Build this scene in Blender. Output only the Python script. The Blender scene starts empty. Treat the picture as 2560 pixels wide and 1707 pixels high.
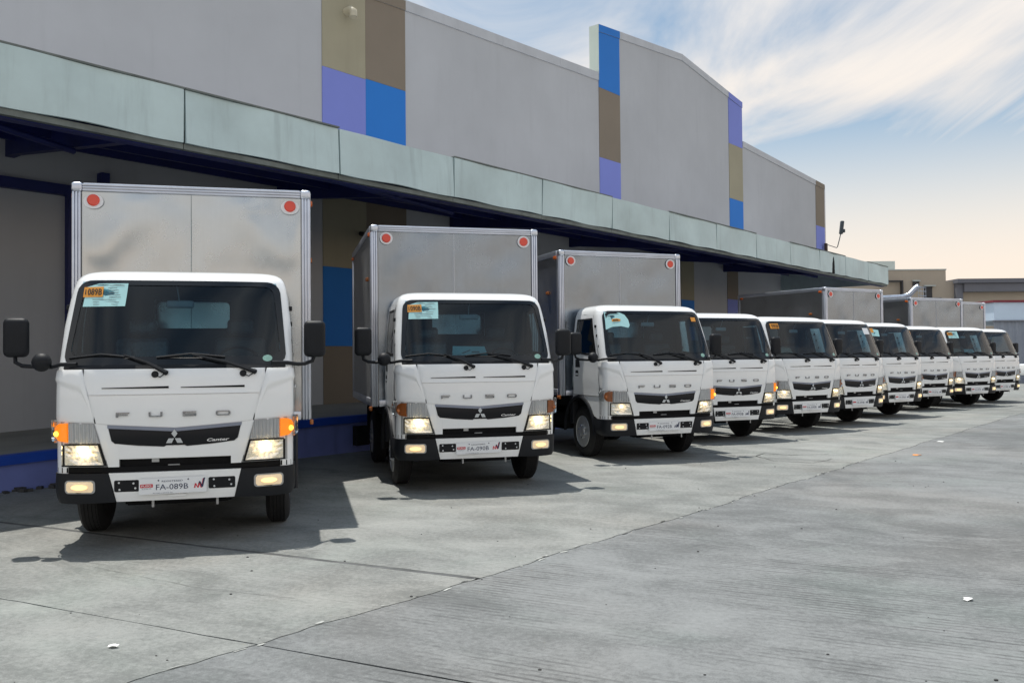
import bpy, bmesh, math, random
from mathutils import Vector, Matrix, noise
R = math.radians
random.seed(7)
scene = bpy.context.scene
COL = scene.collection

# ---------------------------------------------------------------- camera, sky, sun, exposure
cam_d = bpy.data.cameras.new('camera'); cam = bpy.data.objects.new('camera', cam_d); COL.objects.link(cam)
cam_d.lens = 2147.76 / 2560 * 36.0; cam_d.sensor_width = 36.0; cam_d.clip_start = 0.05; cam_d.clip_end = 3000
cam.matrix_world = Matrix.Translation((0, 0, 1.6236)) @ Matrix.Rotation(R(90 + 1.136), 4, 'X') @ Matrix.Rotation(R(-0.531), 4, 'Z')
scene.camera = cam
SUN_DIR = Vector((0.66, -0.87, -3.45)).normalized()
SUN_EL = math.asin(-SUN_DIR.z); SUN_AZ = math.atan2(-SUN_DIR.y, -SUN_DIR.x)
sd = bpy.data.lights.new('sun', 'SUN'); sd.energy = 3.9; sd.angle = R(0.5); sd.color = (1.0, 0.955, 0.88)
sun = bpy.data.objects.new('sun', sd); COL.objects.link(sun)
sun.rotation_euler = SUN_DIR.to_track_quat('-Z', 'Y').to_euler()
scene.view_settings.view_transform = 'Standard'; scene.view_settings.look = 'None'
scene.view_settings.exposure = 0.24; scene.view_settings.gamma = 1.0; scene.view_settings.use_curve_mapping = False
scene.cycles.max_bounces = 8; scene.cycles.transparent_max_bounces = 12
scene.cycles.use_denoising = True; scene.cycles.sample_clamp_indirect = 4.0


class NT:
    """small helper round a node tree"""
    def __init__(s, tree): s.t = tree; s.n = tree.nodes; s.l = tree.links
    def add(s, typ, **kw):
        nd = s.n.new(typ)
        for k, v in kw.items():
            if k == 'op': nd.operation = v
            elif hasattr(nd, k): setattr(nd, k, v)
        return nd
    def set(s, sock, v):
        if isinstance(v, bpy.types.NodeSocket): s.l.new(v, sock)
        else: sock.default_value = v
    def math(s, op, a, b=0.0, c=None, clamp=False):
        m = s.add('ShaderNodeMath', op=op); m.use_clamp = clamp
        s.set(m.inputs[0], a); s.set(m.inputs[1], b)
        if c is not None: s.set(m.inputs[2], c)
        return m.outputs[0]
    def noise(s, vec, scale, detail=4, rough=0.55, dist=0.0):
        nd = s.add('ShaderNodeTexNoise'); nd.inputs['Scale'].default_value = scale
        nd.inputs['Detail'].default_value = detail; nd.inputs['Roughness'].default_value = rough; nd.inputs['Distortion'].default_value = dist
        s.l.new(vec, nd.inputs['Vector']); return nd.outputs['Fac']
    def ramp(s, fac, stops):
        nd = s.add('ShaderNodeValToRGB'); e = nd.color_ramp.elements
        while len(e) < len(stops): e.new(0.5)
        for el, (p, c) in zip(e, stops): el.position = p; el.color = (*c, 1) if len(c) == 3 else c
        s.set(nd.inputs[0], fac); return nd.outputs[0]
    def mr(s, v, a, b, c=0.0, d=1.0):
        nd = s.add('ShaderNodeMapRange'); nd.interpolation_type = 'SMOOTHSTEP'
        for i, x in enumerate((v, a, b, c, d)): s.set(nd.inputs[i], x)
        return nd.outputs[0]
    def mix(s, fac, a, b, blend='MIX'):
        nd = s.add('ShaderNodeMix'); nd.data_type = 'RGBA'; nd.blend_type = blend
        s.set(nd.inputs[0], fac)
        for sock, v in ((nd.inputs[6], a), (nd.inputs[7], b)):
            s.set(sock, v if isinstance(v, bpy.types.NodeSocket) else ((*v, 1) if len(v) == 3 else v))
        return nd.outputs[2]
    def mapping(s, vec, rot=(0, 0, 0), scale=(1, 1, 1), loc=(0, 0, 0)):
        nd = s.add('ShaderNodeMapping'); nd.inputs['Rotation'].default_value = rot
        nd.inputs['Scale'].default_value = scale; nd.inputs['Location'].default_value = loc
        s.l.new(vec, nd.inputs['Vector']); return nd.outputs[0]
    def bump(s, h, strength, dist=0.01, normal=None):
        b = s.add('ShaderNodeBump'); b.inputs['Strength'].default_value = strength; b.inputs['Distance'].default_value = dist
        s.l.new(h, b.inputs['Height'])
        if normal is not None: s.l.new(normal, b.inputs['Normal'])
        return b.outputs[0]


world = bpy.data.worlds.new('World'); scene.world = world; world.use_nodes = True
w = NT(world.node_tree); w.n.clear()
sky = w.add('ShaderNodeTexSky'); sky.sky_type = 'NISHITA'; sky.sun_disc = False
sky.sun_elevation = SUN_EL; sky.sun_rotation = math.pi / 2 - SUN_AZ
sky.air_density = 1.0; sky.dust_density = 1.0; sky.ozone_density = 2.2
SKY_STRENGTH = 0.105
tc = w.add('ShaderNodeTexCoord'); sep = w.add('ShaderNodeSeparateXYZ'); w.l.new(tc.outputs['Generated'], sep.inputs[0])
zc = w.math('MAXIMUM', sep.outputs[2], 0.0)
zz = w.math('ADD', zc, 0.09)
cv = w.add('ShaderNodeCombineXYZ')
w.l.new(w.math('DIVIDE', sep.outputs[0], zz), cv.inputs[0]); w.l.new(w.math('DIVIDE', sep.outputs[1], zz), cv.inputs[1])
streak = w.mapping(cv.outputs[0], rot=(0, 0, R(-16)), scale=(1.0, 0.24, 1.0), loc=(0.35, 0.2, 0))
n1 = w.noise(streak, 1.1, 8, 0.57, 0.9)
n2 = w.noise(cv.outputs[0], 0.42, 3, 0.5, 0.3)
cl = w.math('ADD', w.math('MULTIPLY', n1, 0.62), w.math('MULTIPLY', n2, 0.38))
cl = w.mr(cl, 0.40, 0.575, 0.02, 1.0)
low = w.mr(zc, 0.06, 0.33, 1.0, 0.0)                      # cloud veil thickens towards the horizon
cover = w.math('MAXIMUM', w.math('MULTIPLY', cl, 0.94), w.math('MULTIPLY', low, 0.97))
cloud_col = w.ramp(zc, [(0.0, (1.0, 0.82, 0.67)), (0.14, (0.98, 0.86, 0.745)), (0.30, (0.96, 0.88, 0.80)), (0.5, (0.88, 0.87, 0.86)), (0.8, (0.66, 0.76, 0.86))])
bg_sky = w.add('ShaderNodeBackground'); bg_sky.inputs[1].default_value = SKY_STRENGTH; w.l.new(w.mix(1.0, sky.outputs[0], (0.74, 0.98, 0.98), 'MULTIPLY'), bg_sky.inputs[0])
bg_cl = w.add('ShaderNodeBackground'); bg_cl.inputs[1].default_value = 0.90; w.l.new(cloud_col, bg_cl.inputs[0])
mx = w.add('ShaderNodeMixShader'); w.l.new(cover, mx.inputs[0]); w.l.new(bg_sky.outputs[0], mx.inputs[1]); w.l.new(bg_cl.outputs[0], mx.inputs[2])
wo = w.add('ShaderNodeOutputWorld'); w.l.new(mx.outputs[0], wo.inputs[0])

# ---------------------------------------------------------------- materials
MATS = {}


def pbr(name, col, rough=0.5, metal=0.0, coat=0.0, emit=None, estr=0.0, var=0.06, vscale=6.0, bump=0.0, bscale=40.0, spec=0.5, dirt=0.0):
    m = bpy.data.materials.new(name); m.use_nodes = True; t = NT(m.node_tree); b = t.n['Principled BSDF']
    oc = t.add('ShaderNodeTexCoord')
    if var > 0:
        f = t.noise(oc.outputs['Object'], vscale, 5, 0.6)
        lo = tuple(max(0, c * (1 - var)) for c in col); hi = tuple(c * (1 + var) for c in col)
        c = t.ramp(f, [(0.3, lo), (0.7, hi)])
        if dirt > 0:
            st = t.mapping(oc.outputs['Object'], scale=(2.2, 2.2, 0.22))
            d = t.mr(t.noise(st, 2.0, 6, 0.6, 0.2), 0.52, 0.78)
            c = t.mix(t.math('MULTIPLY', d, dirt), c, tuple(x * 0.45 for x in col))
        t.l.new(c, b.inputs['Base Color'])
    else:
        b.inputs['Base Color'].default_value = (*col, 1)
    b.inputs['Roughness'].default_value = rough; b.inputs['Metallic'].default_value = metal
    b.inputs['Coat Weight'].default_value = coat; b.inputs['Coat Roughness'].default_value = 0.05
    b.inputs['Specular IOR Level'].default_value = spec
    if emit: b.inputs['Emission Color'].default_value = (*emit, 1); b.inputs['Emission Strength'].default_value = estr
    if bump > 0:
        t.l.new(t.bump(t.noise(oc.outputs['Object'], bscale, 4), bump, 0.01), b.inputs['Normal'])
    MATS[name] = m; return m


def glass_mat(name, tint, ior_fac=1.45, rough=0.02):
    m = bpy.data.materials.new(name); m.use_nodes = True; t = NT(m.node_tree); t.n.clear()
    tr = t.add('ShaderNodeBsdfTransparent'); tr.inputs[0].default_value = (*tint, 1)
    gl = t.add('ShaderNodeBsdfGlossy'); gl.inputs['Roughness'].default_value = rough; gl.inputs[0].default_value = (1, 1, 1, 1)
    fr = t.add('ShaderNodeFresnel'); fr.inputs[0].default_value = ior_fac
    mixn = t.add('ShaderNodeMixShader'); out = t.add('ShaderNodeOutputMaterial')
    t.l.new(fr.outputs[0], mixn.inputs[0]); t.l.new(tr.outputs[0], mixn.inputs[1]); t.l.new(gl.outputs[0], mixn.inputs[2]); t.l.new(mixn.outputs[0], out.inputs[0])
    MATS[name] = m; return m


pbr('paint_white', (0.87, 0.885, 0.89), 0.30, coat=0.8, var=0.012)
pbr('seam_black', (0.006, 0.006, 0.007), 0.8, var=0, spec=0.2)
pbr('trim_black', (0.008, 0.0095, 0.013), 0.55, var=0.15, bump=0.08, bscale=160, spec=0.3)
pbr('gloss_black', (0.004, 0.005, 0.008), 0.38, var=0, spec=0.3)
pbr('frit_black', (0.008, 0.009, 0.011), 0.10, var=0)
pbr('liner_dark', (0.028, 0.03, 0.034), 0.8, var=0.2)
pbr('seat_grey', (0.05, 0.055, 0.065), 0.55, var=0.2, vscale=14)
pbr('seat_plastic', (0.075, 0.09, 0.11), 0.18, var=0.5, vscale=16, bump=0.9, bscale=14)
pbr('tyre_rubber', (0.009, 0.009, 0.010), 0.85, var=0.25, vscale=20, bump=0.15, bscale=60)
pbr('rim_silver', (0.42, 0.43, 0.44), 0.45, metal=0.6, var=0.1, vscale=14)
pbr('chassis_black', (0.006, 0.006, 0.007), 0.8, var=0.3, spec=0.2)
pbr('chrome', (0.82, 0.83, 0.85), 0.09, metal=1.0, var=0)
pbr('badge_chrome', (0.30, 0.31, 0.33), 0.25, metal=1.0, var=0)
pbr('trim_silver', (0.30, 0.33, 0.42), 0.30, metal=0.9, var=0.05)
pbr('housing_silver', (0.40, 0.41, 0.42), 0.35, metal=0.55, var=0.05)


def lamp_bowl(name, core, halo, base):
    m = pbr(name, (0.85, 0.84, 0.80), 0.14, metal=0.95, var=0); t = NT(m.node_tree); b = t.n['Principled BSDF']
    oc = t.add('ShaderNodeTexCoord'); sp = t.add('ShaderNodeSeparateXYZ'); t.l.new(oc.outputs['Object'], sp.inputs[0])
    dx = t.math('SUBTRACT', t.math('ABSOLUTE', sp.outputs[0]), 0.752); dz = t.math('SUBTRACT', sp.outputs[2], 0.862)
    d2 = t.math('ADD', t.math('MULTIPLY', dx, dx), t.math('MULTIPLY', dz, dz))
    e = t.math('ADD', t.math('MULTIPLY', t.math('POWER', 2.718, t.math('MULTIPLY', d2, -900.0)), core), t.math('MULTIPLY', t.math('POWER', 2.718, t.math('MULTIPLY', d2, -160.0)), halo))
    fl = t.noise(oc.outputs['Object'], 38.0, 2, 0.5); e = t.math('MULTIPLY', t.math('ADD', e, base), t.mr(fl, 0.3, 0.7, 0.35, 1.4))
    b.inputs['Emission Color'].default_value = (1.0, 0.70, 0.32, 1); t.l.new(e, b.inputs['Emission Strength'])


lamp_bowl('reflector_bright', 9.0, 2.4, 0.12); lamp_bowl('reflector_lit', 1.2, 0.5, 0.06)
pbr('signal_core', (1, 0.6, 0.1), 0.3, emit=(1.0, 0.55, 0.06), estr=2.2, var=0)
pbr('reflector_plain', (0.80, 0.81, 0.82), 0.16, metal=0.95, var=0)
pbr('bulb_lit', (1, 1, 1), 0.3, emit=(1.0, 0.76, 0.40), estr=14.0, var=0)
pbr('bulb_dim', (1, 1, 1), 0.3, emit=(1.0, 0.86, 0.62), estr=2.2, var=0)
pbr('fog_glow', (0.62, 0.58, 0.50), 0.2, emit=(1.0, 0.66, 0.28), estr=0.34, var=0.08, vscale=45)
pbr('fog_core', (0.8, 0.7, 0.5), 0.2, emit=(1.0, 0.62, 0.20), estr=1.3, var=0)
pbr('orange_lit', (0.85, 0.26, 0.02), 0.25, emit=(1.0, 0.27, 0.01), estr=0.6, var=0.1, vscale=30)
pbr('orange_off', (0.42, 0.13, 0.03), 0.2, var=0.1, vscale=30)
pbr('clear_ribs', (0.50, 0.51, 0.52), 0.15, metal=0.5, coat=0.8, var=0.05, vscale=20)
pbr('marker_amber', (0.62, 0.13, 0.02), 0.25, var=0)
pbr('marker_red', (0.55, 0.05, 0.025), 0.3, var=0)
pbr('reflector_red', (0.72, 0.06, 0.03), 0.3, coat=0.5, emit=(1, 0.06, 0.02), estr=0.0, var=0)
pbr('reflector_back', (0.75, 0.76, 0.78), 0.45, var=0)
pbr('alu_frame', (0.62, 0.65, 0.72), 0.34, metal=0.85, var=0.08, vscale=3)
pbr('plate_white', (0.80, 0.82, 0.84), 0.4, var=0)
pbr('ink_navy', (0.02, 0.03, 0.08), 0.6, var=0)
pbr('ink_black', (0.012, 0.011, 0.010), 0.6, var=0)
pbr('ink_red', (0.58, 0.03, 0.05), 0.5, var=0)
pbr('ink_white', (0.8, 0.8, 0.8), 0.5, var=0)
pbr('ink_grey', (0.22, 0.27, 0.28), 0.6, var=0)
pbr('paper_cyan', (0.42, 0.72, 0.74), 0.6, var=0.05)
pbr('paper_orange', (0.72, 0.30, 0.035), 0.5, var=0.05)
pbr('sticker_green', (0.30, 0.52, 0.45), 0.5, var=0.2, vscale=60)
pbr('mirror_glass', (0.7, 0.72, 0.74), 0.03, metal=1.0, var=0)
pbr('cover_paper', (0.36, 0.34, 0.29), 0.7, var=0.2, vscale=8)
pbr('wall_grey', (0.47, 0.485, 0.51), 0.8, var=0.07, vscale=0.35, bump=0.12, bscale=24, dirt=0.09)
pbr('wall_white', (0.56, 0.62, 0.57), 0.7, var=0.05, vscale=0.8)
pbr('paint_blue', (0.010, 0.185, 0.62), 0.7, var=0.04, vscale=0.5, bump=0.1, bscale=24)
pbr('paint_lilac', (0.20, 0.245, 0.66), 0.7, var=0.04, vscale=0.5, bump=0.1, bscale=24)
pbr('paint_tan', (0.36, 0.33, 0.235), 0.8, var=0.06, vscale=0.6, bump=0.1, bscale=24, dirt=0.12)
pbr('paint_brown', (0.235, 0.195, 0.15), 0.8, var=0.06, vscale=0.6, bump=0.1, bscale=24, dirt=0.08)
pbr('cap_grey', (0.50, 0.52, 0.55), 0.6, var=0.08, vscale=1.2, dirt=0.15)
pbr('fascia', (0.535, 0.66, 0.665), 0.45, var=0.13, vscale=0.8, bump=0.35, bscale=1.1, dirt=0.32)
pbr('fascia_edge', (0.15, 0.17, 0.16), 0.7, var=0.3, vscale=3)
pbr('steel_navy', (0.010, 0.018, 0.125), 0.5, var=0.2, vscale=2)
pbr('dock_lilac', (0.19, 0.235, 0.56), 0.75, var=0.12, vscale=1.5, dirt=0.5)
pbr('dock_blue', (0.010, 0.07, 0.46), 0.6, var=0.1, vscale=2, dirt=0.2)
pbr('dock_floor', (0.26, 0.265, 0.25), 0.85, var=0.2, vscale=0.8, bump=0.2, bscale=18)
pbr('pvc_cream', (0.55, 0.50, 0.37), 0.5, var=0.05)
pbr('rust_brown', (0.06, 0.035, 0.025), 0.8, var=0.3)
pbr('lamp_steel', (0.06, 0.075, 0.09), 0.5, metal=0.4, var=0.1)
pbr('far_beige', (0.44, 0.38, 0.305), 0.85, var=0.06, vscale=0.25, dirt=0.10)
pbr('far_grey', (0.16, 0.165, 0.19), 0.75, var=0.06, vscale=0.4)
pbr('far_cap', (0.46, 0.50, 0.48), 0.7, var=0.05, vscale=0.5)
pbr('far_dark', (0.03, 0.03, 0.035), 0.5, var=0.1)
pbr('shed_white', (0.56, 0.68, 0.82), 0.55, var=0.04, vscale=0.5)
pbr('shed_grey', (0.25, 0.28, 0.34), 0.6, var=0.1, vscale=0.6)
pbr('shed_red', (0.20, 0.015, 0.03), 0.5, var=0.1)
pbr('duct_steel', (0.45, 0.50, 0.58), 0.35, metal=0.7, var=0.2)
pbr('scrap_white', (0.85, 0.85, 0.83), 0.6, var=0)
pbr('scrap_orange', (0.85, 0.30, 0.05), 0.6, var=0)
pbr('pebble_dark', (0.06, 0.06, 0.06), 0.9, var=0.2)
glass_mat('windscreen_glass', (0.38, 0.56, 0.64), 1.50)
glass_mat('door_glass', (0.30, 0.38, 0.40), 1.45)
glass_mat('lens_clear', (0.92, 0.94, 0.95), 1.35)


def alu_sheet(name, base, rough, patch):
    m = bpy.data.materials.new(name); m.use_nodes = True; t = NT(m.node_tree); b = t.n['Principled BSDF']
    oc = t.add('ShaderNodeTexCoord')
    br = t.mapping(oc.outputs['Object'], scale=(60, 60, 1.2))
    f = t.noise(br, 1.0, 3); g = t.noise(oc.outputs['Object'], 1.3, 5, 0.6)
    k = t.math('ADD', t.math('MULTIPLY', f, 0.12), t.math('MULTIPLY', g, 0.88))
    t.l.new(t.ramp(k, [(0.3, tuple(c * (1 - patch) for c in base)), (0.7, tuple(c * (1 + patch) for c in base))]), b.inputs['Base Color'])
    b.inputs['Metallic'].default_value = 0.92
    t.l.new(t.mr(g, 0.3, 0.7, rough - 0.06, rough + 0.08), b.inputs['Roughness'])
    MATS[name] = m


alu_sheet('alu_sheet', (0.27, 0.305, 0.345), 0.21, 0.22)  # darker base carries dim reflections of unseen surroundings on the plain box fronts
alu_sheet('alu_bright_reflection', (0.53, 0.56, 0.575), 0.25, 0.12)  # same metal made paler: the dented front's bright reflection put into the colour
alu_sheet('alu_sheet_side', (0.38, 0.39, 0.40), 0.36, 0.15)

WALL_ANG = R(50.4)
DR = Vector((math.cos(WALL_ANG), math.sin(WALL_ANG), 0)); NR = Vector((math.sin(WALL_ANG), -math.cos(WALL_ANG), 0))


def W(s, off, z=0.0):
    """building grid (along the wall, distance in front of the camera line, height) to world"""
    v = DR * s + NR * off; return Vector((v.x, v.y, z))


def concrete(name, ca, cb, tint, groove):
    m = bpy.data.materials.new(name); m.use_nodes = True; t = NT(m.node_tree); b = t.n['Principled BSDF']
    ge = t.add('ShaderNodeNewGeometry'); p = ge.outputs['Position']
    rot = t.mapping(p, rot=(0, 0, R(26.5)))                      # x along the broom strokes
    n_big = t.noise(p, 0.22, 6, 0.6, 0.3); n_mid = t.noise(rot_scale(t, rot, 0.9, 1.4), 1.3, 7, 0.66, 0.5)
    n_fine = t.noise(p, 24.0, 5, 0.72); n_grit = t.noise(p, 105.0, 3, 0.6)
    k = t.math('ADD', t.math('MULTIPLY', n_big, 0.26), t.math('MULTIPLY', n_mid, 0.30)); k = t.math('ADD', k, t.math('MULTIPLY', n_fine, 0.24)); k = t.math('ADD', k, t.math('MULTIPLY', n_grit, 0.20))
    col = t.ramp(k, [(0.37, tuple(x * 0.72 for x in ca)), (0.46, ca), (0.52, tuple((x + y) / 2 for x, y in zip(ca, cb))), (0.62, cb)])
    warm = t.mr(t.noise(p, 0.33, 3, 0.55, 0.4), 0.45, 0.70, 0.0, 0.7)
    col = t.mix(warm, col, (1.05, 0.99, 0.95), 'MULTIPLY')
    # green-grey and rosy patches
    col = t.mix(t.mr(t.noise(p, 0.55, 4, 0.6, 0.5), 0.50, 0.72, 0, 0.55), col, tint, 'MULTIPLY')
    # dark drips / oil and scuffs lying along the traffic
    oil = t.mr(t.noise(rot_scale(t, rot, 0.35, 1.3), 1.5, 5, 0.55, 0.6), 0.64, 0.80, 0.0, 0.50)
    col = t.mix(oil, col, (0.055, 0.057, 0.06))
    scuff = t.mr(t.noise(rot_scale(t, rot, 0.9, 9.0), 2.6, 6, 0.7, 0.3), 0.585, 0.72, 0.0, 0.42)
    col = t.mix(scuff, col, (0.085, 0.085, 0.085))
    pale = t.mr(t.noise(rot_scale(t, rot, 0.5, 5.0), 2.4, 5, 0.65, 0.4), 0.60, 0.76, 0.0, 0.22)
    col = t.mix(pale, col, tuple(min(0.6, x * 1.45) for x in cb))
    spk = t.mr(n_grit, 0.60, 0.70, 0.0, 0.60)
    col = t.mix(spk, col, (0.05, 0.05, 0.05))
    # broom grooves
    wv = t.add('ShaderNodeTexWave'); wv.wave_type = 'BANDS'; wv.bands_direction = 'Y'
    wv.inputs['Scale'].default_value = 3.5; wv.inputs['Distortion'].default_value = 1.6; wv.inputs['Detail'].default_value = 3.0; wv.inputs['Detail Scale'].default_value = 0.8
    t.l.new(rot_scale(t, rot, 0.35, 1.6), wv.inputs['Vector'])
    gmask = t.math('MULTIPLY', t.mr(t.noise(rot_scale(t, rot, 0.25, 0.6), 0.9, 4, 0.6, 0.6), 0.40, 0.62), groove)
    gbreak = t.mr(t.noise(rot_scale(t, rot, 1.2, 7.0), 2.0, 4, 0.7), 0.40, 0.60)
    gr = t.math('MULTIPLY', t.math('MULTIPLY', t.mr(wv.outputs['Fac'], 0.50, 0.92), gbreak), gmask)
    col = t.mix(t.math('MULTIPLY', gr, 0.62), col, (0.05, 0.05, 0.052))
    t.l.new(col, b.inputs['Base Color'])
    b.inputs['Roughness'].default_value = 0.86; b.inputs['Specular IOR Level'].default_value = 0.35
    h = t.math('ADD', t.math('MULTIPLY', n_fine, 0.6), t.math('MULTIPLY', n_grit, 0.4))
    h = t.math('SUBTRACT', h, t.math('MULTIPLY', gr, 1.5))
    t.l.new(t.bump(h, 0.55, 0.008), b.inputs['Normal'])
    MATS[name] = m


def rot_scale(t, vec, sx, sy):
    return t.mapping(vec, scale=(sx, sy, 1))


concrete('concrete_left', (0.172, 0.180, 0.173), (0.325, 0.334, 0.320), (0.93, 1.0, 0.965), 0.22)
concrete('concrete_right', (0.142, 0.149, 0.150), (0.268, 0.279, 0.280), (0.91, 1.0, 0.95), 1.0)
pbr('joint_dark', (0.035, 0.035, 0.035), 0.95, var=0.3, vscale=5)
pbr('spall_pale', (0.40, 0.41, 0.39), 0.9, var=0.2, vscale=9)
pbr('joint_seal', (0.085, 0.088, 0.088), 0.9, var=0.5, vscale=3)

# ---------------------------------------------------------------- mesh helpers


def link(name, me, mat, parent=None, smooth=None):
    o = bpy.data.objects.new(name, me); COL.objects.link(o)
    if mat: me.materials.append(MATS[mat] if isinstance(mat, str) else mat)
    if parent: o.parent = parent
    if smooth is not None:
        me.polygons.foreach_set('use_smooth', [True] * len(me.polygons))
        if smooth < 180: me.set_sharp_from_angle(angle=R(smooth))
    return o


def mesh(name, vs, fs, mat, parent=None, smooth=None, flip=False, fix=True):
    me = bpy.data.meshes.new(name); me.from_pydata([tuple(v) for v in vs], [], fs)
    if fix:
        bm = bmesh.new(); bm.from_mesh(me); bmesh.ops.recalc_face_normals(bm, faces=bm.faces)
        if flip: bmesh.ops.reverse_faces(bm, faces=bm.faces)
        bm.to_mesh(me); bm.free()
    me.update(); return link(name, me, mat, parent, smooth)


def bm_obj(name, bm, mat, parent=None, smooth=None):
    me = bpy.data.meshes.new(name); bm.to_mesh(me); bm.free(); return link(name, me, mat, parent, smooth)


def add_box(bm, lo, hi, bev=0.0, seg=2, mtx=None):
    r = bmesh.ops.create_cube(bm, size=1.0)
    c = [(a + b) / 2 for a, b in zip(lo, hi)]; d = [b - a for a, b in zip(lo, hi)]
    for v in r['verts']:
        v.co = Vector((c[0] + v.co.x * d[0], c[1] + v.co.y * d[1], c[2] + v.co.z * d[2]))
    if bev > 0:
        es = list({e for v in r['verts'] for e in v.link_edges})
        rr = bmesh.ops.bevel(bm, geom=es, offset=bev, segments=seg, affect='EDGES', profile=0.5)
        vs = list({v for f in rr['faces'] for v in f.verts} | {v for v in r['verts'] if v.is_valid})
    else: vs = r['verts']
    if mtx is not None:
        for v in vs:
            if v.is_valid: v.co = mtx @ v.co
    return vs


def box(name, lo, hi, mat, parent=None, bev=0.0, seg=2, mtx=None, smooth=40):
    bm = bmesh.new(); add_box(bm, lo, hi, bev, seg, mtx); return bm_obj(name, bm, mat, parent, smooth if bev > 0 else None)


def add_tube(bm, pts, r, n=8, caps=True):
    pts = [Vector(p) for p in pts]; rings = []
    up = Vector((0, 0, 1))
    for i, p in enumerate(pts):
        d = (pts[min(i + 1, len(pts) - 1)] - pts[max(i - 1, 0)]).normalized()
        a = d.cross(up)
        if a.length < 1e-3: a = d.cross(Vector((1, 0, 0)))
        a.normalize(); b2 = a.cross(d).normalized()
        rr = r[i] if isinstance(r, (list, tuple)) else r
        rings.append([bm.verts.new(p + (a * math.cos(2 * math.pi * k / n) + b2 * math.sin(2 * math.pi * k / n)) * rr) for k in range(n)])
    for A, B in zip(rings, rings[1:]):
        for k in range(n): bm.faces.new((A[k], A[(k + 1) % n], B[(k + 1) % n], B[k]))
    if caps: bm.faces.new(rings[0][::-1]); bm.faces.new(rings[-1])


def tube(name, pts, r, mat, parent=None, n=8, smooth=50):
    bm = bmesh.new(); add_tube(bm, pts, r, n); bmesh.ops.recalc_face_normals(bm, faces=bm.faces); return bm_obj(name, bm, mat, parent, smooth)


def add_lathe(bm, prof, centre, axis='X', n=28):
    """prof: list of (a along axis, radius)"""
    c = Vector(centre); rings = []
    for a, r in prof:
        ring = []
        for k in range(n):
            t = 2 * math.pi * k / n
            if axis == 'X': v = Vector((a, r * math.cos(t), r * math.sin(t)))
            elif axis == 'Y': v = Vector((r * math.cos(t), a, r * math.sin(t)))
            else: v = Vector((r * math.cos(t), r * math.sin(t), a))
            ring.append(bm.verts.new(c + v))
        rings.append(ring)
    for A, B in zip(rings, rings[1:]):
        for k in range(n): bm.faces.new((A[k], A[(k + 1) % n], B[(k + 1) % n], B[k]))
    if prof[0][1] > 1e-4: bm.faces.new(rings[0][::-1])
    if prof[-1][1] > 1e-4: bm.faces.new(rings[-1])
    bmesh.ops.remove_doubles(bm, verts=bm.verts, dist=1e-6)
    bmesh.ops.recalc_face_normals(bm, faces=bm.faces)


def lathe(name, prof, centre, mat, parent=None, axis='X', n=28, smooth=35):
    bm = bmesh.new(); add_lathe(bm, prof, centre, axis, n); return bm_obj(name, bm, mat, parent, smooth)


def tag(o, label=None, cat=None, group=None, kind=None):
    if label: o['label'] = label
    if cat: o['category'] = cat
    if group: o['group'] = group
    if kind: o['kind'] = kind
    return o


def empty(name, loc=(0, 0, 0), rz=0.0):
    o = bpy.data.objects.new(name, None); COL.objects.link(o); o.location = loc; o.rotation_euler = (0, 0, rz); return o


def children(o): return [c for c in bpy.data.objects if c.parent == o]


def copy_tree(o, kids, parent=None):
    c = o.copy(); COL.objects.link(c)
    if parent: c.parent = parent
    for ch in kids.get(o.name, []): copy_tree(ch, kids, c)
    return c


def poly_plate(name, loops, fmap, depth, mat, parent=None, smooth=30):
    """flat outlines (list of (x,z) loops) laid on a surface by fmap(x,z,off) and given thickness"""
    vs, fs = [], []
    for lp in loops:
        n = len(lp); b = len(vs)
        vs += [fmap(x, z, depth) for x, z in lp] + [fmap(x, z, 0) for x, z in lp]
        fs.append(list(range(b, b + n)))
        fs += [[b + i, b + (i + 1) % n, b + n + (i + 1) % n, b + n + i] for i in range(n)]
    return mesh(name, vs, fs, mat, parent, smooth)


def rrect(x0, z0, x1, z1, r, n=5):
    o = []
    for cx, cz, a in ((x1 - r, z1 - r, 0), (x0 + r, z1 - r, 90), (x0 + r, z0 + r, 180), (x1 - r, z0 + r, 270)):
        for k in range(n + 1):
            t = R(a + 90 * k / n); o.append((cx + r * math.cos(t), cz + r * math.sin(t)))
    return o


_text_cache = {}


def text_mesh(s, bold=False):
    if s in _text_cache: return _text_cache[s]
    cu = bpy.data.curves.new('lettering', 'FONT'); cu.body = s; cu.resolution_u = 2
    if bold: cu.offset = 0.018
    ob = bpy.data.objects.new('lettering', cu); COL.objects.link(ob)
    dg = bpy.context.evaluated_depsgraph_get(); dg.update()
    me = bpy.data.meshes.new_from_object(ob.evaluated_get(dg))
    vs = [v.co.copy() for v in me.vertices]; fs = [list(p.vertices) for p in me.polygons]
    bpy.data.objects.remove(ob); bpy.data.meshes.remove(me)
    x0 = min(v.x for v in vs); x1 = max(v.x for v in vs); y0 = min(v.y for v in vs); y1 = max(v.y for v in vs)
    vs = [((v.x - x0) / (x1 - x0), (v.y - y0) / (y1 - y0)) for v in vs]
    _text_cache[s] = (vs, fs); return vs, fs


def lettering(name, s, x0, z0, x1, z1, fmap, off, mat, parent=None, bold=False, skew=0.0):
    vs, fs = text_mesh(s, bold)
    return mesh(name, [fmap(x0 + (x1 - x0) * a + skew * b, z0 + (z1 - z0) * b, off) for a, b in vs], fs, mat, parent, fix=False)


def interp(tab, x):
    if x <= tab[0][0]: return tab[0][1]
    for (a, p), (b, q) in zip(tab, tab[1:]):
        if x <= b: return p + (q - p) * (x - a) / (b - a) if b > a else q
    return tab[-1][1]


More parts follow.
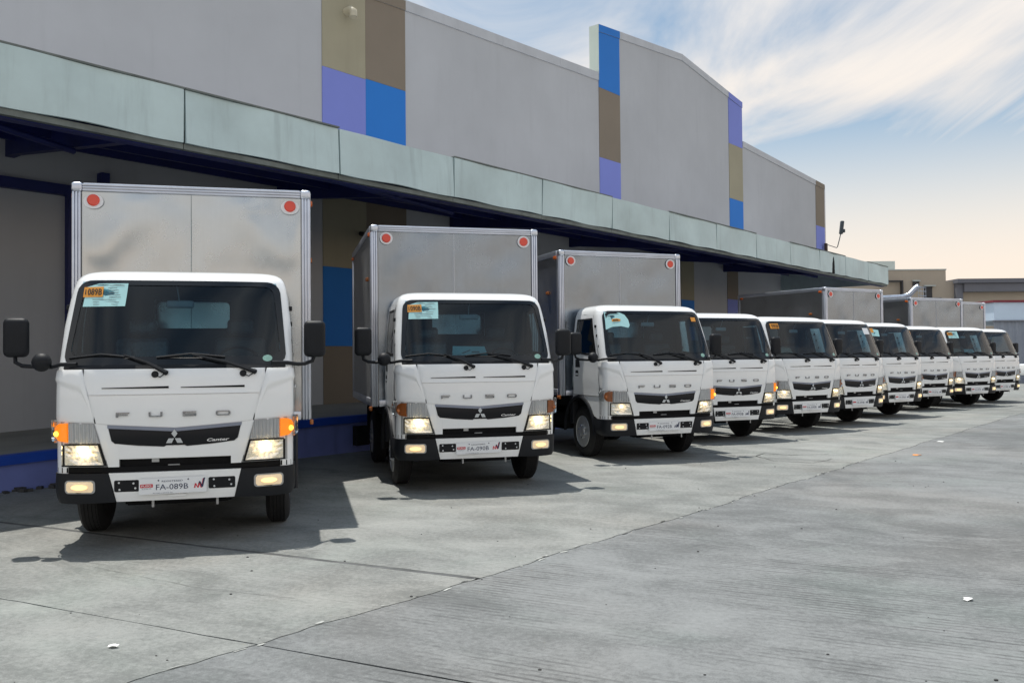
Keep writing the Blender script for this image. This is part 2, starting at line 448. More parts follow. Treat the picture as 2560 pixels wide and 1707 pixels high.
# ---------------------------------------------------------------- ground: slabs of concrete with open joints
g0 = mesh('ground', [(-400, -200, -0.035), (500, -200, -0.035), (500, 700, -0.035), (-400, 700, -0.035)], [(0, 1, 2, 3)], 'concrete_right')
tag(g0, kind='structure')
SK = 0.24        # the cross joints run a little askew


def crack_edge(rnd, a, b, n, amp):
    out = []
    for i in range(n + 1):
        f = i / n; j = amp * (rnd.random() - 0.5) * (0 < i < n)
        out.append((a[0] + (b[0] - a[0]) * f + j, a[1] + (b[1] - a[1]) * f + j * 0.6))
    return out


J_OFF = -4.29
rnd = random.Random(3)
J_line = []
sv = -14.0
while sv < 75: J_line.append((sv, J_OFF + 0.028 * (rnd.random() - 0.5) + 0.02 * math.sin(sv * 1.7) + 0.012 * math.sin(sv * 5.1))); sv += 0.11 if sv < 14 else 0.35


def j_off(s): return interp(J_line, s)


def slab(s0, s1, side, mat, gap0, gap1, gapj):
    """slab between two askew cross joints; side -1 = building side of the long joint, +1 = open side"""
    o_far = -12.4 if side < 0 else 30.0
    # s along cross joint: s = sj + SK*(off-J_OFF)
    near = [(s, o + gapj * side) for s, o in J_line if s0 + gap0 < s < s1 - gap1]
    near = [(s0 + gap0, j_off(s0 + gap0) + gapj * side)] + near + [(s1 - gap1, j_off(s1 - gap1) + gapj * side)]
    d = (o_far - J_OFF) * SK
    nn = 40
    e1 = [(s1 - gap1 + d * f, J_OFF + gapj * side + (o_far - J_OFF) * f) for f in [(i + 1) / nn for i in range(nn)]]
    e0 = [(s0 + gap0 + d * f, J_OFF + gapj * side + (o_far - J_OFF) * f) for f in [1 - i / nn for i in range(nn)]]
    r2 = random.Random(int(s0 * 100) + side)
    def jit(pts, amp): return [(s + amp * (r2.random() - 0.5), o) for s, o in pts]
    lp = near + jit(e1, 0.012) + jit(e0, 0.012)
    me = bpy.data.meshes.new('concrete_slab'); bm = bmesh.new()
    top = [bm.verts.new(W(s, o, 0)) for s, o in lp]; bot = [bm.verts.new(W(s, o, -0.034)) for s, o in lp]
    es = [bm.edges.new((top[i], top[(i + 1) % len(top)])) for i in range(len(top))]
    bmesh.ops.triangle_fill(bm, edges=es, use_beauty=True)
    for f in bm.faces:
        f.normal_update()
        if f.normal.z < 0: f.normal_flip()
    n = len(top)
    for i in range(n): bm.faces.new((top[(i + 1) % n], top[i], bot[i], bot[(i + 1) % n]))
    bm.to_mesh(me); bm.free(); return link('concrete_slab', me, mat, g0)


cuts_l = [-13.5, 2.88, 4.75, 12.78, 21.5, 30.5, 39.5, 49.0, 60.0, 72.0]
for a, b in zip(cuts_l, cuts_l[1:]):
    slab(a, b, -1, 'concrete_left', 0.030 if a == 4.75 else 0.006, 0.030 if b == 4.75 else 0.006, 0.006)
cuts_r = [-13.5, 2.88, 16.5, 30.5, 45.0, 60.0, 72.0]
for a, b in zip(cuts_r, cuts_r[1:]): slab(a, b, 1, 'concrete_right', 0.005, 0.005, 0.006)
for k in range(110):
    s_ = 1.5 + 26 * rnd.random() ** 1.7; sg = rnd.choice((-1, 1)); L = 0.015 + 0.05 * rnd.random(); wd = 0.005 + 0.012 * rnd.random()
    o_ = j_off(s_) + sg * (0.008 + wd); vs = []; m_ = 8
    for q in range(m_):
        t_ = 2 * math.pi * q / m_; jj = 0.6 + 0.6 * rnd.random(); ss = s_ + L * math.cos(t_) * jj; vs.append(W(ss, j_off(ss) + sg * max(0.009, 0.009 + wd * (1 + math.sin(t_)) * jj), 0.0035))
    mesh('spalled_lip', vs, [list(range(m_))], 'spall_pale' if rnd.random() < 0.6 else 'joint_seal', g0, fix=False)
# bedding under the joints
bedding = mesh('ground_bedding', [W(-14, 31, -0.028), W(74, 31, -0.028), W(74, -13, -0.028), W(-14, -13, -0.028)], [(0, 1, 2, 3)], 'joint_dark', g0)
# sealed joint filler in the wide cross joint
vs, fs = [], []
for i in range(60):
    f = i / 59; o = J_OFF - 0.01 + (-12.3 - J_OFF) * f; s = 4.75 + (o - J_OFF) * SK; wd = 0.042 * (0.8 + 0.4 * rnd.random())
    vs += [W(s - wd, o, -0.002), W(s + wd, o, -0.002)]
fs = [(2 * i, 2 * i + 1, 2 * i + 3, 2 * i + 2) for i in range(59)]
mesh('joint_sealant', vs, fs, 'joint_seal', g0)


def crack(pts, wd, seed):
    r = random.Random(seed); P = []
    for (a, b) in zip(pts, pts[1:]):
        n = max(2, int(math.dist(a, b) / 0.09))
        for i in range(n):
            f = i / n; P.append((a[0] + (b[0] - a[0]) * f + 0.02 * (r.random() - .5), a[1] + (b[1] - a[1]) * f + 0.02 * (r.random() - .5)))
    P.append(pts[-1]); vs = []
    for i, q in enumerate(P):
        a = P[max(0, i - 1)]; b = P[min(len(P) - 1, i + 1)]; dx, dy = b[0] - a[0], b[1] - a[1]; L = math.hypot(dx, dy) + 1e-9
        h = wd * (0.35 + 0.9 * r.random()) * 0.5
        vs += [(q[0] - dy / L * h, q[1] + dx / L * h, 0.004), (q[0] + dy / L * h, q[1] - dx / L * h, 0.004)]
    fs = [(2 * i, 2 * i + 1, 2 * i + 3, 2 * i + 2) for i in range(len(P) - 1)]
    return mesh('crack', vs, fs, 'joint_dark', g0)


crack([(2.9, 14.85), (3.33, 14.72), (3.62, 14.05), (3.95, 14.0), (4.2, 14.4), (4.55, 14.1), (5.2, 14.2)], 0.022, 5)
crack([(3.62, 14.05), (3.0, 13.6), (2.4, 13.75)], 0.014, 6)
crack([(3.95, 14.0), (4.05, 13.35), (4.55, 13.05), (5.0, 13.5)], 0.016, 8)
crack([(-3.32, 6.84), (-2.26, 6.19), (-1.5, 5.9)], 0.0035, 9)

# ---------------------------------------------------------------- warehouse
wh = empty('warehouse', W(12, -15.4, 0)); wh_inv = Matrix.Translation(-wh.location)
tag(wh, 'long grey warehouse with blue, lilac and tan painted squares above the truck loading canopy', 'warehouse')


def wq(name, pts, mat, parent=wh, extr=None, smooth=None):
    """extrude a polygon given in (s, z) at offset o0 back to o1"""
    lp, o0, o1 = pts
    n = len(lp); vs = [W(s, o0, z) - wh.location for s, z in lp] + [W(s, o1, z) - wh.location for s, z in lp]
    fs = [list(range(n)), list(range(2 * n - 1, n - 1, -1))] + [[i, n + i, n + (i + 1) % n, (i + 1) % n] for i in range(n)]
    return mesh(name, vs, fs, mat, parent, smooth)


def wrect(name, s0, s1, z0, z1, o0, o1, mat, parent=wh): return wq(name, ([(s0, z0), (s1, z0), (s1, z1), (s0, z1)], o0, o1), mat, parent)


OW = -15.4
main_wall = wq('wall', ([(-9, 0), (43.5, 0), (43.5, 10.02), (33.9, 10.42), (33.9, 12.05), (28.72, 12.70), (23.13, 12.18), (23.13, 10.58), (14.5, 10.22), (4, 9.8), (-9, 9.2)], OW, OW - 0.3), 'wall_grey')
# the body of the building behind the front wall
wq('side_wall', ([(-9, 0), (43.5, 0), (43.5, 9.0), (-9, 9.0)], OW - 0.302, OW - 24), 'wall_white')


def parapet(line, h=0.24):
    for (a, za), (b, zb) in zip(line, line[1:]):
        wq('parapet_cap', ([(a + 0.004, za), (b - 0.004, zb), (b - 0.004, zb + h), (a + 0.004, za + h)], OW + 0.035, OW - 0.34), 'cap_grey')


parapet([(-9, 9.2), (4, 9.8), (9.3, 10.01), (14.5, 10.22)], 0.26)
parapet([(14.5, 10.22), (18.3, 10.378), (21.0, 10.49), (23.095, 10.578)], 0.26)
parapet([(23.13, 12.18), (28.72, 12.70)], 0.24); parapet([(28.72, 12.70), (33.9, 12.05)], 0.24)
parapet([(33.935, 10.42), (38.6, 10.226), (43.5, 10.02)], 0.24)
mesh('tower_return', [W(23.13 - 0.006, OW + 0.03, 10.6) - wh.location, W(23.13 - 0.006, OW - 0.34, 10.6) - wh.location, W(23.13 - 0.006, OW - 0.34, 12.42) - wh.location, W(23.13 - 0.006, OW + 0.03, 12.42) - wh.location], [(0, 1, 2, 3)], 'wall_white', wh, fix=False)
SQ = [  # painted squares: s0, s1, z0, z1, colour
    (12.03, 13.29, 8.20, 10.119, 'paint_tan'), (13.29, 14.57, 8.22, 10.178, 'paint_brown'), (12.03, 13.29, 5.92, 8.20, 'paint_lilac'), (13.29, 14.57, 5.92, 8.22, 'paint_blue'),
    (12.03, 13.29, 3.72, 5.92, 'paint_tan'), (13.29, 14.57, 3.72, 5.92, 'paint_brown'), (12.03, 13.29, 1.94, 3.72, 'paint_blue'), (12.03, 13.29, 0.5, 1.94, 'paint_brown'), (13.29, 14.57, 1.94, 3.72, 'paint_lilac'),
    (23.13, 24.38, 10.37, 12.176, 'paint_blue'), (23.13, 24.38, 8.10, 10.37, 'paint_brown'), (23.13, 24.38, 5.92, 8.10, 'paint_lilac'),
    (32.62, 33.9, 10.34, 12.05, 'paint_lilac'), (32.62, 33.9, 8.09, 10.34, 'paint_tan'), (32.62, 33.9, 5.92, 8.09, 'paint_blue'),
    (32.3, 33.3, 3.95, 5.9, 'paint_brown'), (32.3, 33.3, 1.94, 3.95, 'paint_lilac'), (28.45, 29.45, 3.75, 5.9, 'paint_tan'), (28.45, 29.45, 1.94, 3.75, 'paint_blue'),
    (42.3, 43.5, 8.08, 10.018, 'paint_brown'), (42.3, 43.5, 5.92, 8.08, 'paint_lilac')]
SLOPED = {(12.03, 8.20): 10.169, (13.29, 8.22): 10.22, (23.13, 10.37): 12.292, (32.62, 10.34): 12.05, (42.3, 8.08): 10.02}
LEFT_TOP = {(32.62, 10.34): 12.198, (42.3, 8.08): 10.071}
for s0, s1, z0, z1, m in SQ:
    zr = SLOPED.get((s0, z0), z1); zl = LEFT_TOP.get((s0, z0), z1)
    wq('painted_square', ([(s0 + 0.002, z0 + 0.002), (s1 - 0.002, z0 + 0.002), (s1 - 0.002, zr - 0.003), (s0 + 0.002, zl - 0.003)], OW + 0.02, OW + 0.001), m)
mesh('corner_trim', [W(43.50, OW + 0.03, 5.9) - wh.location, W(43.56, OW + 0.03, 5.9) - wh.location, W(43.56, OW + 0.03, 10.2) - wh.location, W(43.50, OW + 0.03, 10.2) - wh.location], [(0, 1, 2, 3)], 'steel_navy', wh, fix=False)
for s0, s1, z0, z1, m in ((12.03, 13.29, 10.119, 10.169, 'paint_tan'), (13.29, 14.57, 10.169, 10.22, 'paint_brown'), (23.13, 24.38, 12.18, 12.296, 'paint_blue'), (32.62, 33.9, 12.198, 12.05, 'paint_lilac'), (42.3, 43.5, 10.07, 10.02, 'paint_brown')):
    wq('cap_cover', ([(s0, z0 - 0.002), (s1, z1 - 0.002), (s1, z1 + 0.235), (s0, z0 + 0.235)], OW + 0.045, OW + 0.037), m)
# vent elbow
pv = W(12.72, OW, 9.62) - wh.location
tube('vent_pipe', [pv, pv + NR * 0.18, pv + NR * 0.26 + Vector((0, 0, -0.05)), pv + NR * 0.27 + Vector((0, 0, -0.18))], 0.095, 'pvc_cream', wh, 12)
box('rusty_bracket', (-0.10, -0.06, 0), (0.10, 0.06, 0.55), 'rust_brown', wh, 0.02, mtx=Matrix.Translation(W(43.2, OW + 0.16, 6.7) - wh.location) @ Matrix.Rotation(WALL_ANG, 4, 'Z'))
# canopy -----------------------------------------------------------------
OC, ZB, ZT = -10.75, 4.58, 5.30
canopy = wq('canopy', ([(-8.3, 0), (37.9, 0), (37.9, 0.12), (-8.3, 0.12)], OC - 0.06, OC - 0.06), 'steel_navy') if False else None
cs0 = 6.10
edges = [cs0 + 2.64 * k for k in range(-5, 13)]
# roof deck of the canopy as one sloping sheet with ribs
vs, fs = [], []
S_A, S_B = -7.1, 37.75
n = 180
for i in range(n + 1):
    s = S_A + (S_B - S_A) * i / n; d = 0.03 if (i // 2) % 2 else 0.0
    vs += [W(s, OC - 0.05, ZB + 0.17 + d) - wh.location, W(s, OW + 0.002, 5.42 + d) - wh.location]
fs = [(2 * i, 2 * i + 1, 2 * i + 3, 2 * i + 2) for i in range(n)]
canopy = mesh('canopy', vs, fs, 'steel_navy', wh, fix=False)
vs2 = [W(S_A, OC - 0.05, ZT - 0.02) - wh.location, W(S_B, OC - 0.05, ZT - 0.02) - wh.location, W(S_B, OW + 0.002, 5.75) - wh.location, W(S_A, OW + 0.002, 5.75) - wh.location]
mesh('canopy_roof', vs2, [(0, 1, 2, 3)], 'cap_grey', canopy, fix=False)
rnd = random.Random(11)
for i, (a, b) in enumerate(zip(edges, edges[1:])):
    b = min(b, 37.75)
    if b - a < 0.3: continue
    # each fascia panel: folded sheet, a little buckled
    nx, nz = 14, 4; vs = []; dent = 0.10 if i == 14 else 0.014
    tilt = (rnd.random() - .5) * 0.07; ph = rnd.random() * 6
    for iz in range(nz + 1):
        for ix in range(nx + 1):
            f = ix / nx; g = iz / nz
            o = OC + tilt * (g - .5) + 0.018 * math.sin(ph + f * 7 + g * 2) * math.sin(math.pi * f)
            if i == 14: o -= dent * math.exp(-((f - 0.55) / 0.06) ** 2) * (1.2 - g)
            z = ZB + (ZT - ZB) * g + (0.010 * math.sin(ph * 2 + f * 9) if iz == 0 else 0)
            vs.append(W(a + 0.016 + (b - a - 0.032) * f, o, z) - wh.location)
    fs = [[iz * (nx + 1) + ix, iz * (nx + 1) + ix + 1, (iz + 1) * (nx + 1) + ix + 1, (iz + 1) * (nx + 1) + ix] for iz in range(nz) for ix in range(nx)]
    # returns at top, bottom and both ends
    k = len(vs)
    ring = [ix for ix in range(nx + 1)] + [iz * (nx + 1) + nx for iz in range(1, nz + 1)] + [nz * (nx + 1) + ix for ix in range(nx - 1, -1, -1)] + [iz * (nx + 1) for iz in range(nz - 1, 0, -1)]
    for r_ in ring: vs.append(Vector(vs[r_]) - NR * 0.045)
    m_ = len(ring)
    for q in range(m_): fs.append([ring[q], k + q, k + (q + 1) % m_, ring[(q + 1) % m_]])
    mesh('fascia_panel', vs, fs, 'fascia', canopy, smooth=30)
    # rusty drip edge under the panel
    wrect('top_flashing', a + 0.006, b - 0.006, ZT + 0.004, ZT + 0.028, OC + 0.016, OC - 0.10, 'fascia_edge', canopy) if i % 3 else None
    wrect('drip_edge', a + 0.006, b - 0.006, ZB - 0.085, ZB - 0.012, OC - 0.035, OC - 0.12, 'fascia_edge', canopy)
wq('fascia_end', ([(37.77, ZB), (37.80, ZB), (37.80, ZT), (37.77, ZT)], OC, OW + 0.01), 'fascia', canopy)
wrect('fascia_backing', S_A, 37.74, ZB + 0.01, ZT - 0.01, OC - 0.047, OC - 0.06, 'seam_black', canopy)
wrect('edge_beam', S_A, 37.7, ZB - 0.10, ZB + 0.14, OC - 0.14, OC - 0.30, 'steel_navy', canopy)
for k in range(-2, 6):
    s = 5.62 + 5.28 * k
    lp = [(OC - 0.3, ZB + 0.16), (OC - 0.3, ZB - 0.03), (OW + 0.3, 5.02), (OW + 0.01, 5.02), (OW + 0.01, 5.40)]
    vs = [W(s - 0.07, o, z) - wh.location for o, z in lp] + [W(s + 0.07, o, z) - wh.location for o, z in lp]; m_ = len(lp)
    fs = [list(range(m_)), list(range(2 * m_ - 1, m_ - 1, -1))] + [[i, m_ + i, m_ + (i + 1) % m_, (i + 1) % m_] for i in range(m_)]
    mesh('canopy_beam', vs, fs, 'steel_navy', canopy)
    # knee brace
    vs = []
tube('canopy_brace', [W(8.3, OC - 0.4, ZB + 0.02) - wh.location, W(13.0, OC - 1.6, ZB + 0.10) - wh.location], 0.05, 'steel_navy', canopy)
tube('canopy_brace', [W(2.9, OC - 0.4, ZB + 0.02) - wh.location, W(5.5, OC - 2.0, ZB + 0.10) - wh.location], 0.05, 'steel_navy', canopy)
for fo in (0.3, 0.62, 0.9):
    o = OC + (OW - OC) * fo; z = ZB + 0.17 + (5.42 - ZB - 0.17) * fo
    wrect('purlin', S_A, 37.6, z - 0.14, z - 0.002, o, o - 0.07, 'steel_navy', canopy)
# door frame, lamp and boxes under the canopy
df = wrect('door_frame', -8.0, 6.62, 4.50, 4.68, OW + 0.14, OW + 0.004, 'steel_navy')
wrect('jamb', 6.50, 6.64, 0.0, 4.498, OW + 0.14, OW + 0.004, 'steel_navy', df)
wrect('wall_bracket', 7.05, 7.19, 4.62, 4.98, OW + 0.2, OW + 0.004, 'steel_navy')
wrect('junction_box', 13.75, 14.15, 4.25, 4.65, OW + 0.3, OW + 0.024, 'wall_grey')
tube('wall_lamp', [W(13.1, OW + 0.02, 4.55) - wh.location, W(13.1, OW + 0.35, 4.5) - wh.location, W(13.3, OW + 0.4, 4.45) - wh.location], [0.05, 0.05, 0.11], 'far_dark', wh)
# grey pilasters and roller doors along the dock wall
for s0, s1 in ((14.7, 19.2), (19.9, 22.9), (24.6, 28.2), (34.2, 38.2)):
    d_ = wrect('roller_door', s0, s1, 0.66, 3.9, OW + 0.012, OW + 0.002, 'cap_grey')
    for q in range(13):
        z = 0.68 + q * 0.247; wrect('door_slat', s0 + 0.02, s1 - 0.02, z, z + 0.225, OW + 0.035, OW + 0.013, 'cap_grey', d_)
# loading dock platform, climbing a little to the right
ZD = [(-9, 0.42), (4.2, 0.45), (9.3, 0.63), (14, 0.66), (43, 0.68)]
OD = -11.86
vs, fs = [], []
st = [-9, 0, 2, 3, 4.2, 5.5, 7, 8, 9.3, 11, 14, 25, 43]
for s in st:
    z = interp(ZD, s); vs += [W(s, OD, -0.03) - wh.location, W(s, OD, z - 0.002) - wh.location, W(s, OW + 0.0, z - 0.002) - wh.location]
for i in range(len(st) - 1):
    fs += [(3 * i, 3 * i + 3, 3 * i + 4, 3 * i + 1)]
dock = mesh('loading_dock', vs, fs, 'dock_lilac', wh, fix=False)
mesh('dock_floor', [v for i in range(len(st)) for v in (vs[3 * i + 1], vs[3 * i + 2])], [(2 * i, 2 * i + 2, 2 * i + 3, 2 * i + 1) for i in range(len(st) - 1)], 'dock_floor', dock, fix=False)
vs = []
for s in st:
    z = interp(ZD, s); vs += [W(s, OD + 0.03, z - 0.115) - wh.location, W(s, OD + 0.03, z + 0.006) - wh.location, W(s, OD - 0.16, z + 0.006) - wh.location, W(s, OD + 0.001, z - 0.115) - wh.location]
fs = []
for i in range(len(st) - 1):
    a, b = 4 * i, 4 * i + 4; fs += [(a, b, b + 1, a + 1), (a + 1, b + 1, b + 2, a + 2), (a + 3, b + 3, b, a)]
mesh('dock_edge', vs, fs, 'dock_blue', dock, fix=False)
for s0 in (0.6, 9.9, 13.4, 17.2, 21.0, 25.0, 29.0):
    wrect('dock_bumper', s0, s0 + 0.28, 0.12, 0.46, OD + 0.12, OD + 0.002, 'tyre_rubber', dock)
# crumbled foot of the dock
bm = bmesh.new(); r5 = random.Random(5)
for i in range(16):
    s = 4.25 + 0.9 * r5.random(); o = OD + 0.02 + 0.16 * r5.random(); q = 0.015 + 0.04 * r5.random()
    add_box(bm, (-q, -q, 0), (q, q * 0.8, q * 0.9), 0, mtx=Matrix.Translation(W(s, o, 0.0)) @ Matrix.Rotation(r5.random() * 3, 4, 'Z'))
rb = bm_obj('rubble', bm, 'pebble_dark'); tag(rb, 'broken concrete crumbs along the foot of the loading dock', 'rubble', kind='stuff')

# flood light at the far end of the warehouse
fl = empty('floodlight', W(45.8, OW - 0.2, 7.3))
tag(fl, 'dark floodlight on a leaning pole beyond the far end of the warehouse roof', 'floodlight')
tube('arm', [(-DR * 2.3) + Vector((0, 0, 0.05)), Vector((0.0, 0, 0.0)), Vector((0.05, 0, 0.05))], 0.02, 'lamp_steel', fl)
tube('pole', [(0.05, 0, 0.05), (0.16, 0, 0.45), (0.24, 0, 0.78)], 0.025, 'lamp_steel', fl)
box('lamp_head', (-0.085, -0.10, 0.0), (0.085, 0.10, 0.70), 'lamp_steel', fl, 0.04, 3, mtx=Matrix.Translation((0.24, 0, 0.72)) @ Matrix.Rotation(R(7), 4, 'Y'))
box('gear_box', (-0.05, -0.08, 0), (0.09, 0.08, 0.18), 'lamp_steel', fl, 0.025, 2, mtx=Matrix.Translation((0.36, 0, 0.80)))

# ---------------------------------------------------------------- far buildings
fb = empty('office_building', (37, 75, 0))
tag(fb, 'beige flat roofed building with grey fascia beyond the end of the truck row', 'building')


def fbox(name, x0, x1, y0, y1, z0, z1, m, par=fb, bev=0): return box(name, (x0 - 37, y0 - 75, z0), (x1 - 37, y1 - 75, z1), m, par, bev)


fw = fbox('wall', 25, 37.98, 75, 95, 0, 9.0, 'far_beige')
fbox('parapet_cap', 24.9, 38.03, 74.95, 95.05, 9.0, 9.10, 'far_cap', fw)
fbox('roof_box', 27, 34.9, 78, 88, 9.1, 10.15, 'far_cap')
wr = fbox('side_wing', 37.99, 70, 75.02, 95, 0, 8.0, 'far_beige')
fbox('fascia', 39.28, 70.2, 74.4, 75.0, 7.05, 7.78, 'far_grey', wr); fbox('roof_edge', 38.6, 70.4, 74.2, 95.2, 7.8, 8.16, 'far_grey', wr); fbox('column', 38.68, 39.26, 74.6, 75.01, 0, 7.78, 'far_grey', wr)
vd = fbox('door', 36.05, 36.75, 74.96, 75.0, 5.6, 7.55, 'far_dark'); fbox('door_hood', 35.95, 36.95, 74.7, 74.99, 7.57, 7.68, 'far_cap', vd)
vt = fbox('vent', 35.05, 35.6, 74.9, 74.99, 7.65, 8.0, 'far_dark'); fbox('vent_hood', 35.0, 35.66, 74.75, 74.99, 8.01, 8.13, 'far_cap', vt)
bm = bmesh.new()
for k in range(6): add_tube(bm, [(36.0 + 0.22 * k - 37, -0.9, 5.5), (36.0 + 0.22 * k - 37, -0.9, 6.5)], 0.025, 6)
for z in (6.1, 6.5): add_tube(bm, [(35.9 - 37, -0.9, z), (37.1 - 37, -0.9, z), (39.0 - 37, -0.9, z - 1.25)], 0.03, 6)
bm_obj('stair_rail', bm, 'far_dark', fb)
fbox('stair_landing', 35.9, 37.1, 74.0, 74.98, 5.42, 5.52, 'far_dark')
wf = empty('window_frame', (33.3, 74.6, 0)); wf.parent = fb; wf.location = (33.3 - 37, -0.4, 0)
for nm, lo, hi in (('mullion', (0.62, -0.05, 6.6), (0.76, 0.3, 8.1)), ('head', (-1.2, -0.05, 7.98), (0.619, 0.3, 8.1)), ('sill', (-1.2, -0.05, 6.5), (0.76, 0.3, 6.6))): box(nm, lo, hi, 'far_dark', wf)
# silver duct between the roofs
du = empty('roof_duct', (30.7, 66, 5.55)); tag(du, 'silver roof duct with a caged fan head above the farthest truck boxes', 'duct')
tube('duct_pipe', [(-2.2, 0, 0.45), (-0.6, 0, 0.52), (-0.1, 0, 0.7), (0.35, 0, 1.15), (0.6, 0, 1.3)], [0.2, 0.2, 0.2, 0.22, 0.22], 'duct_steel', du, 12)
bm = bmesh.new()
for x in (0.45, 0.65, 0.85, 1.02):
    add_tube(bm, [(x, -0.3, 0.0), (x, -0.3, 1.4 - abs(x - 0.6) * 0.7)], 0.014, 6)
for z in (0.25, 0.6, 0.95, 1.25): add_tube(bm, [(0.42, -0.3, z), (1.05, -0.3, z - 0.05)], 0.03, 6)
bm_obj('fan_cage', bm, 'duct_steel', du); box('fan_base', (-1.0, -0.4, -5.6), (1.1, 0.6, -0.02), 'shed_grey', du)

sh = empty('storage_shed', (28.5, 48, 0), R(4)); tag(sh, 'white fronted shed with dark red roof edge and grey corrugated base at far right', 'shed')
box('upper_wall', (-1.6, 0, 3.50), (16, 9, 4.50), 'shed_white', sh); box('roof_edge', (-1.7, -0.12, 4.503), (16.1, 9.1, 4.62), 'shed_red', sh)
vs, fs = [], []
for i in range(161):
    x = -1.6 + 17.6 * i / 160; y = 0.05 + (0.05 if (i // 2) % 2 else 0); vs += [(x, y, 0), (x, y, 3.497)]
mesh('corrugated_wall', vs, [(2 * i, 2 * i + 2, 2 * i + 3, 2 * i + 1) for i in range(160)], 'shed_grey', sh, fix=False)
box('post', (0.85, -0.02, 0), (1.05, 0.04, 3.49), 'far_grey', sh); box('ledge', (-1.7, -0.06, 3.42), (16.1, -0.003, 3.50), 'far_grey', sh)

# ---------------------------------------------------------------- trucks
GX = lambda x: 0.02 * x * x + 0.13 * x ** 4
GD = lambda x: 0.04 * x + 0.52 * x ** 3
YF = [(0.38, -0.004), (0.43, -0.014), (0.67, -0.031), (0.90, -0.043), (1.05, -0.050), (1.17, -0.058), (1.335, -0.055), (1.42, -0.046), (1.50, -0.036), (1.545, -0.024), (1.58, 0.0), (1.63, 0.022), (1.8, 0.088), (2.0, 0.172), (2.2, 0.258), (2.32, 0.312), (2.38, 0.350), (2.42, 0.40), (2.45, 0.47), (2.470, 0.56), (2.484, 0.68)]
HW = [(0.38, 0.965), (0.46, 0.995), (0.66, 1.0), (1.50, 1.0), (1.58, 0.998), (1.95, 0.985), (2.2, 0.958), (2.32, 0.937), (2.38, 0.918), (2.42, 0.893), (2.45, 0.85), (2.470, 0.79), (2.484, 0.70)]
YR = [(0.38, 1.32), (2.32, 1.30), (2.42, 1.27), (2.470, 1.2), (2.484, 1.12)]
RC = 0.12
_pc = {}


def plan(z, inset=0.0):
    key = (round(z, 4), inset)
    if key in _pc: return _pc[key]
    hw = interp(HW, z) - inset; yf = interp(YF, z) + inset
    lo, hi = 0.3, hw
    for _ in range(40):
        xc = (lo + hi) / 2; th = math.atan(GD(xc))
        if xc + RC * (1 - math.sin(th)) > hw: hi = xc
        else: lo = xc
    th = math.atan(GD(xc)); C = (xc - RC * math.sin(th), yf + GX(xc) + RC * math.cos(th))
    _pc[key] = (xc, th, C, yf, hw); return _pc[key]


def surf(u, z, off=0.0, inset=0.0):
    """point on the cab skin: u = x over the front, then arc length round the corner and along the side"""
    sg = -1 if u < 0 else 1; a = abs(u); xc, th, C, yf, hw = plan(z, inset); al = RC * (math.pi / 2 - th)
    dz = (interp(YF, z + 0.01) - interp(YF, z - 0.01)) / 0.02
    if a <= xc:
        nx, ny = GD(a), -1.0; L = math.hypot(nx, ny); x, y = a, yf + GX(a); nx /= L; ny /= L
    elif a <= xc + al:
        ph = th + (a - xc) / RC; nx, ny = math.sin(ph), -math.cos(ph); x, y = C[0] + RC * nx, C[1] + RC * ny
    else:
        nx, ny = 1.0, 0.0; x, y = C[0] + RC, C[1] + (a - xc - al)
    f = max(0.0, -ny); nz = dz * f; L = math.sqrt(nx * nx + ny * ny + nz * nz)
    return Vector((sg * (x + nx / L * off), y + ny / L * off, z + nz / L * off))


def u_of_y(y, z):
    xc, th, C, yf, hw = plan(z); return xc + RC * (math.pi / 2 - th) + y - C[1]


def strip(name, lo, hi, mat, parent, off=0.006, base=0.0, nz=3, du=0.05, smooth=35, fz=None):
    """panel on the cab skin between a lower and an upper polyline given as (u, z)"""
    us = sorted({round(p[0], 5) for p in lo} | {round(p[0], 5) for p in hi})
    full = []
    for a, b in zip(us, us[1:]):
        k = max(1, int((b - a) / du)); full += [a + (b - a) * i / k for i in range(k)]
    full.append(us[-1]); n = len(full); vs = []
    for j in range(nz + 1):
        for u in full:
            a, b = interp(lo, u), interp(hi, u); z = a + (b - a) * j / nz
            vs.append(surf(u, z, off + (fz(u, z) if fz else 0)))
    fs = [[j * n + i, j * n + i + 1, (j + 1) * n + i + 1, (j + 1) * n + i] for j in range(nz) for i in range(n - 1)]
    ring = list(range(n)) + [j * n + n - 1 for j in range(1, nz + 1)] + [nz * n + i for i in range(n - 2, -1, -1)] + [j * n for j in range(nz - 1, 0, -1)]
    k = len(vs)
    for r_ in ring:
        j, i = divmod(r_, n); u = full[i]; a, b = interp(lo, u), interp(hi, u); vs.append(surf(u, a + (b - a) * j / nz, base))
    m_ = len(ring)
    fs += [[ring[q], k + q, k + (q + 1) % m_, ring[(q + 1) % m_]] for q in range(m_)]
    bm = bmesh.new(); me = bpy.data.meshes.new(name); me.from_pydata([tuple(v) for v in vs], [], fs); bm.from_mesh(me)
    bmesh.ops.remove_doubles(bm, verts=bm.verts, dist=2e-4); bmesh.ops.recalc_face_normals(bm, faces=bm.faces); bm.to_mesh(me); bm.free(); me.update()
    return link(name, me, mat, parent, smooth)


def mir(pts): return sorted([(-u, z) for u, z in pts])


WS_LO, WS_HI = 1.655, 2.335


